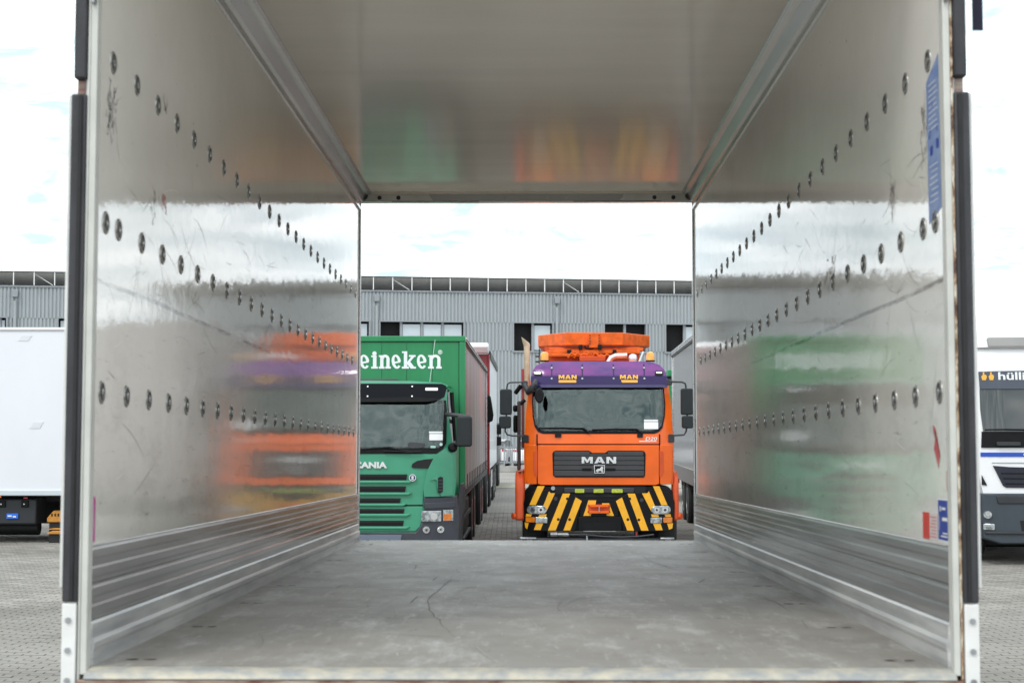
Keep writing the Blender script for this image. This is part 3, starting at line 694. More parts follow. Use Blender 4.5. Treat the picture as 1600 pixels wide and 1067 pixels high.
# grille
gr = [(863, 708), (865, 704.5), (868, 703.5), (920, 703.5), (925, 707), (945, 707), (950, 703.5), (1002, 703.5), (1006, 704.5), (1008, 708), (1007, 742), (1005, 745), (868, 745), (864, 742)]
go = F.plate('grille', gr, M['black'], out=.036, thick=.03)
ys = [704.5, 711.5, 719, 726.5, 734, 741.5]
for i in range(5):
    a, b = ys[i] + .6, ys[i + 1] - .6
    X0, X1 = F.x(865.5), F.x(1005.5)
    if i == 0:
        for xx0, xx1 in ((866, 921), (949, 1004.5)):
            F.rr('grille_slat', xx0, xx1, a, b + .5, 1.0, M['grille'], out=.052, thick=.03, parent=go, bev=.006)
        F.rr('grille_slat', 921, 949, 708.5, b + .5, .8, M['grille'], out=.051, thick=.03, parent=go)
    else:
        F.rr('grille_slat', 865.5, 1005.5, a, b + (.5 if i < 4 else 2.2), 1.2, M['grille'], out=.052, thick=.03, parent=go, bev=.006)
for a, b in ((909, 924), (946, 961)): F.rr('grille_handle', a, b, 730.8, 733.6, .6, M['gloss_black'], out=.066, thick=.02)
man_word(F, 908.5, 962, 713.2, 723.2, M['chrome'], .075, .03, 'maker_letter', None, M['grille'])
em = F.plate('emblem', F.q([(927.5, 726), (944.5, 726), (943.8, 738.6), (928.2, 738.6)]), M['chrome'], out=.072, thick=.02, raw=True)
F.plate('emblem_field', [(928.7, 727), (943.3, 727), (942.8, 737.6), (929.2, 737.6)], M['black'], out=.076, thick=.01, parent=em)
lion = [(930, 737), (931, 733.5), (933.6, 731.6), (936.6, 731.2), (938.6, 728.6), (940.6, 728), (942.2, 729.6), (941.6, 731.6), (940.8, 733), (941.8, 737), (939.6, 737), (938.4, 734.6), (935, 734.9), (934.4, 737), (932.4, 737), (932.2, 735)]
F.plate('emblem_lion', lion, M['chrome'], out=.082, thick=.01, parent=em)
# bumper with its stripes
bmp = [(818, 792), (817, 775), (820, 766), (827, 760), (838, 758), (1034, 758), (1044, 760), (1051, 767), (1053, 776), (1052, 822), (1046, 828), (824, 828), (818, 820)]
B2 = F.plate('bumper', bmp, M['gloss_black'], out=.0, back=.8, bev=.02)
left = [(818.5, 803), (818, 785), (821, 775), (830, 768), (858, 764), (862, 769.5), (891, 769.5), (901, 776), (909, 781.5), (903, 806), (898, 828), (824, 828), (819, 822)]
right = [(1871.5 - p[0], p[1]) for p in left]
F.plate('bumper_cover', left, M['gloss_black'], out=.05, thick=.08, bev=.008)
F.plate('bumper_cover', right[::-1], M['gloss_black'], out=.05, thick=.08, bev=.008)
F.rr('bumper_centre', 905, 966, 779, 806, 2, M['gloss_black'], out=.03, thick=.06, bev=.008)
stripes = [[(840, 758.5), (851, 758.5), (837, 788), (827, 788)], [(857.5, 766.5), (860.5, 769.5), (867, 769.5), (853, 799), (845, 799)],
           [(879, 770), (890.5, 770), (868, 827), (856, 827)], [(899, 775.8), (908.5, 781.5), (890.5, 827), (880, 827)],
           [(822, 802), (831, 802), (829.5, 806), (821, 806)], [(843, 802), (854, 802), (852.5, 806), (841, 806)],
           [(819.5, 815.5), (826, 816), (823.5, 826), (820.5, 823)], [(838, 816), (848.5, 816), (844.5, 826.5), (834, 826.5)],
           [(919, 780.5), (931, 780.5), (930, 787), (921, 787), (917.5, 799.5), (923.5, 801), (922.5, 804.5), (911, 804.5)],
           [(1019, 758.5), (1029, 758.5), (1042, 788), (1032, 788)], [(1002, 769.5), (1010, 769.5), (1012.8, 766.5), (1026, 799), (1017, 799)],
           [(979.5, 770), (991, 770), (1012, 827), (1000.5, 827)], [(961.5, 781.5), (971, 776), (989.5, 827), (979, 827)],
           [(940, 785), (951, 785), (958.5, 804.5), (947.5, 804.5), (946.5, 801), (953, 799.5), (949, 788), (940, 788)],
           [(1016, 802), (1027, 802), (1028, 806), (1017, 806)], [(1037, 802), (1046.5, 802), (1047.5, 806), (1038.5, 806)],
           [(1019, 816), (1030.5, 816), (1034, 826.5), (1023, 826.5)], [(1041, 816), (1050.5, 816), (1049.5, 824), (1044, 826)]]
for i, s_ in enumerate(stripes):
    o_ = .054 if i not in (8, 13) else .036
    F.plate('warning_stripe', s_, M['stripe'], out=o_ + .001 * (i % 3), thick=.008)
for a, b in ((886, 778), (872, 810), (889.5, 810), (983, 778), (980, 810), (997, 810.5)): F.disc('bumper_hole', a, b, 2.2, M['darkinside'], out=.058, thick=.01)
for a, b in ((868, 778), (1001.5, 780)):
    F.disc('bumper_plug', a, b, 3.0, M['darkgrey'], out=.060, thick=.01)
for a, b, flip in ((823, 854, 0), (1016, 1047, 1)):
    h = F.rr('headlight', a, b, 789, 802, 6.4, M['lamp'], out=.072, thick=.05, bev=.012)
    for cx, r_ in ((a + 9, 4), (b - 9, 4.6)):
        F.disc('lamp_reflector', cx, 795.3, r_, M['chrome'], out=.076, thick=.01, parent=h)
        F.disc('lamp_bulb', cx, 795.3, r_ * .45, M['darkgrey'], out=.080, thick=.01, parent=h)
F.rr('indicator', 821, 835.5, 807, 815, 1.2, M['amber'], out=.070, thick=.04, bev=.006); F.rr('fog_lamp', 836.5, 855, 806.8, 815.8, 1, M['lamp'], out=.070, thick=.04, bev=.006)
F.rr('fog_lamp', 1015, 1033, 807, 815.8, 1, M['lamp'], out=.070, thick=.04, bev=.006); F.rr('indicator', 1035, 1049.5, 807, 815.3, 1.2, M['amber'], out=.070, thick=.04, bev=.006)
F.rr('bumper_recess', 862, 1008, 758.5, 775, 1, M['darkinside'], out=.002, thick=.02)
F.plate('bumper_beam', [(881, 761), (990, 761), (990, 769), (881, 769)], M['darkgrey'], out=.03, thick=.05, bev=.01)
F.disc('tow_eye', 864, 762, 3.2, M['steel'], out=.03, thick=.04)
for a, b in ((898, 912.5), (927, 942.5), (955, 972)):
    F.rr('work_lamp', a, b, 763, 769, .8, M['greenlens'], out=.045, thick=.04, bev=.004)
cpl = F.plate('coupling_plate', [(918, 787), (953, 787), (951, 801), (919, 801)], M['orange2'], out=.04, thick=.03)
F.plate('coupling_jaw', [(920, 788), (932, 788), (936, 790), (940, 788), (951, 788), (949, 791), (922, 791)], M['orange'], out=.09, thick=.06, parent=cpl, bev=.004)
F.plate('coupling_jaw', [(921, 797), (950, 797), (951, 800.5), (919, 800.5)], M['orange'], out=.09, thick=.06, parent=cpl, bev=.004)
F.plate('coupling_pin', [(934.6, 790), (936.4, 790), (936.4, 798), (934.6, 798)], M['steel'], out=.10, thick=.03, parent=cpl)
F.rr('plate_holder', 903, 970, 806, 827.5, 1.5, M['gloss_black'], out=.06, thick=.05, bev=.006)
F.rr('number_plate', 912, 961, 815, 825, .6, M['black'], out=.068, thick=.012)
F.plate('plate_trim', [(911, 827.7), (961, 827.7), (961, 828.7), (911, 828.7)], M['steel'], out=.068, thick=.01)
# hose, lower crossbeam
def FP(a, b, o, F_=None):
    F_ = F_ or F; X = F_.x(a); Z = F_.z(b); return (X, F_.surf(X, Z) - o, Z)
G().tube([FP(860, 833, .09), FP(870, 833, .09), FP(871, 833, .09), FP(886, 833.4, .09), FP(888, 833.5, .09)], [.035, .035, .025, .032, .02], 10).obj('hose_coupling', M['steel'], man)
G().tube([FP(888, 833.5, .09), FP(915, 833.5, .09), FP(940, 836, .09), FP(970, 837, .09), FP(1000, 835.5, .09), FP(1020, 833, .09)], .013, 6).obj('hose', M['darkgrey'], man)
G().box(F.x(835), F.x(1036), .02, .3, F.z(850), F.z(839)).obj('front_crossbeam', M['darkgrey'], man, bev=.02)
for a, b in ((812, 838), (1030, 1052)):
    G().box(F.x(a), F.x(b), -.05, .1, F.z(841), F.z(838)).box(F.x((a + b) / 2 + 2) - .04, F.x((a + b) / 2 + 2) + .04, 0, .1, F.z(850), F.z(841)).obj('step_bracket', M['steel'], man, bev=.008)
G().box(F.x(915), F.x(918), -.06, .04, F.z(850), F.z(835.5)).obj('tow_pin', M['steel'], man, bev=.006)
G().box(F.x(992), F.x(995), -.02, .04, F.z(838), F.z(828)).obj('drain_stub', M['red'], man)
# fenders and wheels
for s, (a, b) in ((-1, (804.5, 820)), (1, (1050, 1060.5))):
    xa, xb = F.x(a), F.x(b)
    prof = [(.10, F.z(813)), (-.02 + .12, F.z(760)), (.14, F.z(748)), (.28, F.z(738)), (.5, F.z(735)), (1.4, F.z(735)), (1.4, F.z(745)), (.5, F.z(745)), (.33, F.z(752)), (.28, F.z(813))]
    fo = G().sweep_x(prof, min(xa, xb), max(xa, xb)).obj('fender', M['orange2'], man, bev=.04)
    G().tube([(xa if s < 0 else xb, .16, F.z(806)), ((xa if s < 0 else xb) + s * .04, .14, F.z(806))], .05, 10).obj('side_reflector', M['orange2'], fo)
    make_wheel(man, s * 1.02, .78, .52, .32, 'orange2', s)
    make_wheel(man, s * .98, 4.6, .52, .34, 'orange2', s); make_wheel(man, s * .98, 6.0, .52, .34, 'orange2', s)
# mirrors
def mirror(F_, x0, x1, y0, y1, m_='mirrorplastic', name='mirror', r=3, yy=-.12, d=.16):
    me = plate_mesh(rrect(F_.x(x0), F_.x(x1), F_.z(y1), F_.z(y0), r * F_.k), flat, -yy, d)
    return obj(name, me, M[m_], F_.root, bev=.018)
def pipe(F_, pts, r, m_='darkgrey', name='mirror_arm', y=-.03, n=8):
    return G().tube([(F_.x(a), y, F_.z(b)) for a, b in pts], r, n).obj(name, M[m_], F_.root)
mirror(F, 781.5, 800, 608, 648); mirror(F, 780, 798.5, 650, 669, r=3.5)
mirror(F, 1063, 1082, 607, 648); mirror(F, 1064.5, 1082, 649.5, 669, r=3.5)
pipe(F, [(791, 650), (792, 605), (793, 600), (797, 597.5), (818, 597)], .012); pipe(F, [(789.5, 668), (789.5, 674), (793, 679), (800, 680.5), (818, 681)], .012)
pipe(F, [(1073, 650), (1071, 603), (1070, 599), (1065, 597), (1047, 596.5)], .014); pipe(F, [(1072, 668), (1071, 674), (1068, 679), (1052, 680)], .014)
for a, b, c, d in ((814, 824, 594, 603), (1043, 1052, 592, 601), (815, 826, 679, 691), (1044, 1054, 678, 691)):
    F.rr('mirror_bracket', a, b, c, d, 2, M['darkgrey'], out=.02, thick=.15, bev=.01)
# front mirror on its curved arm
G().tube([FP(819, 600, .10), FP(826, 612, .14), FP(832, 607, .2), FP(836, 600, .22), FP(838, 593, .2)], [.035, .055, .062, .05, .03], 10).obj('front_mirror_arm', M['darkgrey'], man)
G().tube([FP(836, 608, .22), FP(841, 613, .28)], .014, 6).obj('front_mirror_stem', M['black'], man)
obj('front_mirror', plate_mesh(disc(F.x(843), F.z(618.5), .068, 18, .115), flat, .36, .10), M['black'], man, bev=.02)
G().tube([FP(804.5, 613, -.02), FP(813, 602, -.02)], .035, 10).obj('camera_tube', M['black'], man)
# intake stack and grab parts on the left flank
G().box(F.x(807.5), F.x(813), .2, .36, F.z(735), F.z(626)).obj('intake_stack', mat('brown_black_pipe', (0.05, 0.03, 0.028), .5), man, bev=.02)
for a, b, c, d in ((800.5, 808, 632, 643), (801, 808.5, 648, 676)):
    G().box(F.x(a), F.x(b), .3, .5, F.z(d), F.z(c)).obj('side_mirror_back', M['black'], man, bev=.03)
pipe(F, [(812, 631), (816, 627), (820, 624)], .03, 'black', 'intake_elbow', y=.3)
G().box(F.x(814), F.x(818.5), .35, .45, F.z(700), F.z(575)).obj('red_marker_post', M['red'], man)
# exhaust
F0 = F; F = F0.at(1.9)
ex_ = G().tube([(F.x(823.3), 1.9, F.z(720)), (F.x(823.3), 1.9, F.z(541))], [.050, .050], 16).obj('exhaust_pipe', M['beige'], man)
tp = G(); nn_ = 18; rr_ = []
for cx_, cz_, r_, sl in ((823.3, 541, .051, 0), (822.6, 537.5, .058, .01), (820.6, 531, .064, .048), (820.7, 530.8, .054, .042), (822.6, 537, .045, .0)):
    for j in range(nn_):
        a_ = 2 * math.pi * j / nn_; rr_.append((F.x(cx_) + r_ * math.cos(a_), 1.9 + r_ * .85 * math.sin(a_), F.z(cz_) - sl * math.cos(a_)))
tp.add(rr_, [(i * nn_ + j, i * nn_ + (j + 1) % nn_, (i + 1) * nn_ + (j + 1) % nn_, (i + 1) * nn_ + j) for i in range(4) for j in range(nn_)] + [tuple(range(4 * nn_, 5 * nn_))])
tp.obj('exhaust_tip', M['beige'], ex_)
# beacons
F = F0.at(.42)
for cx in (850.8, 1016.2):
    x = F.x(cx); zb = F.z(565)
    bb = G().lathe([(.065, zb), (.072, zb), (.072, zb + .02)], (x, .42, 0), 'z', 16).obj('beacon_base', M['black'], man)
    G().lathe([(.064, zb + .02), (.062, zb + .11), (.05, zb + .142), (.02, zb + .15)], (x, .42, 0), 'z', 18).obj('beacon_lens', M['beacon'], bb)
F = F0.at(2.9)
# octagonal tray and its carrier above the cab
def tray():
    yb = 2.9; Q = F0.at(3.65)
    pts = [(Q.x(841), yb + .75, Q.z(523.5)), (F.x(885), yb, F.z(519)), (F.x(973), yb, F.z(519.5)), (Q.x(1015), yb + .75, Q.z(524))]
    bot = [(Q.x(841), yb + .75, Q.z(541.5)), (F.x(885), yb, F.z(539.5)), (F.x(973), yb, F.z(539.5)), (Q.x(1015), yb + .75, Q.z(542))]
    back = [(F.x(1012), yb + 2.2, F.z(524)), (F.x(845), yb + 2.2, F.z(524))]
    backb = [(F.x(1010), yb + 2.2, F.z(540)), (F.x(847), yb + 2.2, F.z(540))]
    top = pts + back; bt = bot + backb; n = 6
    g = G().add(top + bt, [tuple((i, (i + 1) % n, n + (i + 1) % n, n + i)) for i in range(n)] + [tuple(range(n)), tuple(range(2 * n - 1, n - 1, -1))])
    o = g.obj('tray', M['orange_rig'], man, smooth=False, bev=.012)
    G().box(F.x(920.5), F.x(937.5), yb - .06, yb, F.z(543.5), F.z(520.5)).obj('tray_bracket', M['orange_rig'], o, bev=.008)
    b = G()
    for a in (921.8, 936.2):
        for c in (524, 528.5, 533, 537): b.lathe([(.012, -.075), (.012, -.055)], (F.x(a), yb, F.z(c)), 'y', 8)
    b.obj('bracket_bolts', M['darkgrey'], o)
    G().tube([(F.x(917 + 7 * math.cos(t_) + 4), yb - .03, F.z(542 + 3.5 * math.sin(t_))) for t_ in [i * .45 for i in range(0, 9)]], .012, 6).obj('cable_loop', M['black'], o)
tray()
rg = G()
for zc, x0, x1, h, y in ((545.5, 858, 1006, .055, 3.0), (550, 853, 1000, .06, 2.85), (555.5, 850, 925, .05, 2.7)):
    rg.box(F.x(x0), F.x(x1), y, y + .12, F.z(zc) - h / 2, F.z(zc) + h / 2)
rg.obj('carrier_beam', M['orange_rig'], man, bev=.008)
G().box(F.x(851), F.x(1000), 3.1, 3.2, F.z(572), F.z(541)).obj('carrier_panel', M['orange2'], man)
G().box(F.x(840), F.x(1006), 3.3, 6.5, 1.1, F.z(575)).obj('equipment_body', M['orange_rig'], man, bev=.03)
for x0, x1 in ((886, 893), (957, 963), (904, 910), (934, 940)):
    z0, z1 = (F.z(557), F.z(547)) if x0 in (886, 957) else (F.z(547), F.z(539))
    G().box(F.x(x0), F.x(x1), 2.75, 2.84, z0, z1).obj('clamp', M['black'], man, bev=.006)
hb = G(); random.seed(3)
for k in range(7):
    a0 = 888 + k * 9
    hb.tube([(F.x(a0), 2.6, F.z(560)), (F.x(a0 + 5), 2.55, F.z(554 + random.uniform(-2, 2))), (F.x(a0 + 11), 2.6, F.z(558 + random.uniform(-2, 2)))], .022, 7)
hb.obj('hydraulic_line', M['orange_rig'], man)
G().box(F.x(905), F.x(945), 2.5, 2.65, F.z(566), F.z(558)).obj('valve_block', M['orange2'], man, bev=.012)
F = F0.at(1.2)
G().tube([(F.x(951), 1.2, F.z(566)), (F.x(955), 1.2, F.z(559)), (F.x(962), 1.2, F.z(556)), (F.x(980), 1.2, F.z(555.5))], .042, 12).obj('air_duct', M['purplepink'], man)
G().lathe([(.01, F.z(567)), (.06, F.z(566)), (.075, F.z(560)), (.06, F.z(555.5)), (.02, F.z(553.2))], (F.x(988.5), 1.1, 0), 'z', 16).obj('horn_dome', M['purplepink'], man)
G().tube([(F.x(1000), 1.5, F.z(566)), (F.x(1008), 1.7, F.z(548))], .02, 8).obj('support_strut', M['alu'], man)
ch = G()
for k in range(14): ch.box(F.x(841.5), F.x(844), 1.6, 1.63, F.z(566 - k * 1.9), F.z(564.9 - k * 1.9))
ch.obj('chain', M['black'], man)
for c in (554.5, 563): G().box(F.x(836), F.x(842), 1.6, 1.7, F.z(c + 1.5), F.z(c - 1)).obj('side_bracket', M['darkgrey'], man, bev=.01)

F = F0
# ------------------------------------------------------------------ the green truck
SZ = 24.0
sca = thing('green_truck', 'light green truck with dark sun visor and green box body with white lettering', 'truck', ((577 - 800) / 2600 * SZ, SZ, 0), (0, 0, R(-.55)))
def sca_surf(x, z):
    y = 0.0
    if z > 1.70: y += (z - 1.70) * 0.16
    if z > 2.62: y += (z - 2.62) ** 2 * 2.2
    ax = abs(x)
    if ax > .78: y += ((ax - .78) / .45) ** 2 * .22
    return y
H = Front(sca, 577, 2600 / SZ, sca_surf)
def mir(pts): return [(2 * 577 - a, b) for a, b in pts][::-1]
def sym(pts): return pts + [(2 * 577 - a, b) for a, b in pts][::-1]
half = [(577, 832), (655, 832), (660, 824), (664, 800), (709, 776), (711, 760), (711, 700), (706, 690), (698, 640), (697, 610), (692, 602), (680, 598), (577, 596.5)]
hsh = sym([(577, 697), (684, 696.5), (689, 692), (690, 640), (690, 630), (577, 627)])
H.plate('cab', with_hole(sym(half), hsh, 577.2, 832), M['green'], out=0, back=1.55)
cab_interior(H, 466, 688, 629, 696, .38, 1.5, 1)
H.plate('roof_rim', sym([(577, 599), (690, 599.5), (697, 603), (700, 602), (688, 597), (640, 594.5), (577, 594)]), M['green'], out=.02, back=1.5)
# bumper
H.plate('bumper', sym([(577, 858), (708, 858), (716, 845), (718, 815), (716, 796), (713, 775), (662, 776), (664, 800), (660, 818), (650, 830), (577, 831)]), M['bumpergrey'], out=.03, back=.9, bev=.015)
H.plate('bumper_trim', [(664, 785), (711, 783), (711, 793), (664, 794)], M['bumpergrey'], out=.055, thick=.03, bev=.01)
H.plate('bumper_step', sym([(577, 834), (629, 834), (626, 848), (577, 848)]), mat('bumper_light_grey', (.12, .14, .19), .45), out=.045, thick=.03, bev=.006)
for s in (0, 1):
    T = (lambda a: a) if not s else (lambda a: 1154 - a)
    def seg(a, b): return (T(a), T(b)) if not s else (T(b), T(a))
    a, b = seg(659.5, 690)
    h = H.rr('headlight', a, b, 797, 813.5, 1.2, M['lamp'], out=.06, thick=.05, bev=.008)
    H.disc('lamp_reflector', T(679), 805.5, 5.5, M['chrome'], out=.064, thick=.01, parent=h)
    a, b = seg(692.5, 708); h2 = H.rr('side_lamp', a, b, 796, 813, 1, M['lamp'], out=.05, thick=.05, bev=.006)
    a, b = seg(694, 705); H.rr('indicator_lens', a, b, 802, 812, .6, M['amber'], out=.056, thick=.02, parent=h2)
    for cx in (667, 689):
        h3 = H.disc('fog_lamp', T(cx), 826, 5.4, M['chrome'], out=.05, thick=.04)
        H.disc('fog_lens', T(cx), 826, 3.6, M['lamp'], out=.056, thick=.02, parent=h3)
        H.disc('fog_bulb', T(cx), 826, 1.4, M['darkgrey'], out=.060, thick=.02, parent=h3)
    corner = [(663.5, 775), (662, 762), (668, 735), (679, 713), (694, 701), (702, 697), (708, 704), (709, 760), (707, 775)]
    H.plate('corner_deflector', corner if not s else mir(corner), M['green'], out=.045, thick=.05, bev=.012)
    bul = [(672, 750), (684, 742), (694, 738), (703, 741), (707, 752), (707, 773), (690, 774.5), (686, 768), (683, 760), (683, 750), (680, 748)]
    H.plate('deflector_bulge', bul if not s else mir(bul), M['green'], out=.065, thick=.03, bev=.01)
    vent = [(685, 746), (688, 744), (692.5, 745), (692.5, 767), (689, 770), (685, 769)]
    v_ = H.plate('air_vent', vent if not s else mir(vent), M['darkinside'], out=.072, thick=.02)
    for k in range(4):
        a, b = seg(685.5, 692); H.plate('vent_slat', [(a, 749 + k * 5), (b, 749 + k * 5), (b, 751 + k * 5), (a, 751 + k * 5)], M['darkgrey'], out=.077, thick=.01, parent=v_)
    sw = [(643.5, 729), (645, 724), (652, 719.5), (664, 717.2), (681, 716), (676, 723), (671, 731), (660, 731), (647, 730.5)]
    H.plate('upper_intake', sw if not s else mir(sw), M['darkinside'], out=.03, thick=.02)
    a, b = seg(713.5, 722)
    ag = [(713, 850), (713, 790), (715, 765), (717, 757.5), (720, 757), (722, 765), (722.5, 800), (720, 808), (718, 850)]
    H.plate('mud_guard', ag if not s else mir(ag), M['darkgrey'], out=-.30, thick=.7, bev=.01)
    make_wheel(sca, (-1 if s else 1) * 1.10, .78, .50, .30, 'steel', -1 if s else 1)
    G().lathe([(.27, -.02), (.27, .02), (.24, .02)], ((-1 if s else 1) * 1.262, .60, .62), 'x', 20).obj('wheel_trim', M['chrome'], sca)
# centre panel with five slots
H.plate('front_panel', sym([(577, 790), (661, 790), (662.5, 765), (668, 740), (678, 722), (690, 708.5), (577, 709.5)]), M['green'], out=.012, thick=.02, bev=.006)
H.plate('seam', sym([(577, 788), (662, 787), (662, 789.5), (577, 790)]), M['darkinside'], out=.014, thick=.01)
H.plate('bumper_panel', sym([(577, 829), (650, 828), (657, 821), (660, 810), (661.5, 790), (577, 790.5)]), M['green'], out=.018, thick=.03, bev=.01)
for y0, y1, xr in ((740, 749.5, 637), (758.5, 768, 635), (777, 785, 627), (793.5, 801, 633), (811.5, 820.5, 632)):
    xl = 1154 - xr
    q_ = [(xl, y0 + .4), (xr, y0 + .4), (xr - 1.5, y1), (xl + 1.5, y1)]
    g_ = H.plate('grille_slot', q_, M['darkinside'], out=.032, thick=.02)
    H.plate('grille_bar', [(xl + 2, y0 + 3.3), (xr - 2, y0 + 3.3), (xr - 2.2, y1 - 1.8), (xl + 2.2, y1 - 1.8)], M['black'], out=.036, thick=.01, parent=g_)
    H.plate('grille_lip', [(xl - 10, y1 + .3), (xr + 10, y1 + .3), (xr + 4, y1 + 5), (xl - 4, y1 + 5)], M['green'], out=.05, thick=.05, bev=.012)
H.text('maker_letters', 'SCANIA', 546.5, 605.5, 721, 731, M['chrome'], out=.035, thick=.025, bold=.05)
e_ = H.disc('griffin_badge', 645.5, 745.5, 5.6, M['chrome'], out=.055, thick=.03)
H.disc('badge_field', 645.5, 745.5, 4.3, mat('navy_enamel', (.012, .02, .10), .3), out=.059, thick=.01, parent=e_)
H.plate('badge_griffin', [(643.3, 748.5), (644.3, 745.5), (642.8, 743.8), (644.6, 743), (645.5, 741.8), (646.8, 743), (648.4, 743.8), (646.9, 745.5), (647.6, 748.5)], M['chrome'], out=.064, thick=.01, parent=e_)
# windscreen and visor
H.plate('windscreen_seal', with_hole(sym([(577, 708.5), (682, 708.3), (692, 701), (697, 692), (697.5, 640), (696, 625), (577, 624)]), hsh, 577.2, 708.5), M['black'], out=.016, thick=.02)
H.plate('windscreen', sym([(577, 700), (686, 699), (691.5, 694), (693, 640), (693, 624), (577, 624)]), M['glass2'], out=.026, thick=.012)
H.rr('sticker', 671, 691.5, 677.5, 687.5, 1, M['sticker_white'], out=.034, thick=.004); H.rr('sticker', 670.5, 691, 673.8, 676.5, .4, M['sticker_white'], out=.034, thick=.004)
H.disc('round_sticker', 689, 694, 2.4, mat('pale_green_sticker', (.5, .66, .66), .5), out=.034, thick=.004); H.rr('green_sticker', 673, 681, 696, 699.5, 1, mat('mint_sticker', (.3, .5, .42), .5), out=.034, thick=.004)
H.plate('sun_visor', sym([(577, 628), (668, 627.5), (685, 625), (694, 620), (697, 608), (696, 602), (690, 599.3), (577, 599)]), mat('smoked_visor', (.005, .006, .009), .3, ior=1.22), out=.13, thick=.012)
H.plate('visor_lower_edge', sym([(577, 628), (668, 627.5), (685, 625), (690, 622.5), (640, 620), (577, 622)]), M['black'], out=.137, thick=.012)
for cx in (574.5, 644):
    for cy in (603.5, 618.8): H.disc('visor_screw', cx, cy, 1.2, M['chrome'], out=.142, thick=.01)
mk = H.rr('marker_lamp', 664.5, 684, 605.5, 610.2, 1, M['chrome'], out=.142, thick=.02, bev=.004)
wiper(H, 560, 702, 608, 698.5, 640, 705); wiper(H, 600, 704.5, 640, 706, 660, 705.5)
H.plate('dash_top', [(637, 699), (638, 692), (642, 690), (664, 692.5), (666, 698)], M['darkgrey'], out=.028, thick=.004)
# roof hatch, small fittings, aerial
G().box(H.x(520), H.x(618), .5, 1.2, H.z(598), H.z(590)).obj('roof_hatch', M['darkgrey'], sca, bev=.03)
for a in (578, 598, 644, 669.5): G().lathe([(.035, H.z(599)), (.03, H.z(596.6)), (.01, H.z(595.6))], (H.x(a), .30, 0), 'z', 8).obj('roof_lamp', M['black'], sca)
G().tube([(H.x(669.5), .3, H.z(597)), (H.x(677), .45, H.z(528))], .0025, 5).obj('aerial', M['sticker_white'], sca)
# cab flank: side window and handle
xs_ = H.x(711) + .008
G().add([(H.x(705.5) + .015, .25, H.z(690)), (H.x(705.5) + .015, 1.35, H.z(690)), (H.x(699) + .015, 1.3, H.z(608)), (H.x(699) + .015, .42, H.z(608)),
         (H.x(705.5) - .02, .25, H.z(690)), (H.x(705.5) - .02, 1.35, H.z(690)), (H.x(699) - .02, 1.3, H.z(608)), (H.x(699) - .02, .42, H.z(608))],
        [(0, 1, 2, 3), (7, 6, 5, 4), (0, 4, 5, 1), (1, 5, 6, 2), (2, 6, 7, 3), (3, 7, 4, 0)]).obj('side_window', M['orangewin'], sca, smooth=False)
G().tube([(H.x(709), .40, H.z(700)), (H.x(704), .36, H.z(612))], .03, 8).obj('door_pillar', M['black'], sca)
# mirror
obj('mirror', plate_mesh(rrect(H.x(713.5), H.x(737.5), H.z(697.5), H.z(650), .035), flat, .05, .2), M['mirrorplastic'], sca, bev=.025)
G().tube([(H.x(696), .16, H.z(647)), (H.x(710), .05, H.z(648)), (H.x(733), .03, H.z(652))], [.028, .03, .035], 8).obj('mirror_arm', M['darkgrey'], sca)
G().tube([(H.x(699), .2, H.z(700)), (H.x(711), .1, H.z(690))], .02, 8).obj('mirror_arm', M['alu'], sca)
G().lathe([(.03, -.1), (.07, -.06), (.07, .04), (.02, .06)], (H.x(707), .15, H.z(699)), 'y', 12).obj('ramp_mirror', M['black'], sca)
# box body
K2 = 1 / (2600 / 25.7)
bxc = (593 - 577) * (SZ / 2600)       # lateral offset so that the box front centre lies behind the cab centre
def bX(px): return (px - 800) / 2600 * 25.7 + (800 - 577) / 2600 * SZ
def bZ(py): return CAMH + (671 - py) / 2600 * 25.7
BX0, BX1 = bX(461), bX(725.5); by0 = 1.70; BL = 13.4
G().box(BX0 + .03, BX1 - .03, by0 + .03, by0 + BL, .95, bZ(526)).obj('cargo_box', M['curtain'], sca, smooth=False)
fp = G().box(BX0, BX1, by0 - .02, by0 + .03, .9, bZ(534.5)).obj('front_wall', M['greenbox'], sca)
xe = [BX0 + .10, bX(513), bX(555), bX(595), bX(634), bX(674), bX(715)]
for i in range(len(xe) - 1):
    G().box(xe[i] + .004, xe[i + 1] - .004, by0 - .032, by0 - .02, .9, bZ(535)).obj('panel', M['greenbox'], fp, smooth=False)
G().box(BX0, BX1, by0 - .06, by0 + .10, bZ(534), bZ(525)).obj('top_rail', M['greenbox'], sca, bev=.012)
for xx in ((BX0, BX0 + .09), (BX1 - .09, BX1)): G().box(xx[0], xx[1], by0 - .055, by0 + .12, .9, bZ(534.2)).obj('corner_post', M['greenbox'], sca, bev=.012)
G().box(BX1 - .028, BX1 - .005, by0 + .12, by0 + .18, .9, bZ(536)).obj('edge_strip', M['alu'], sca)
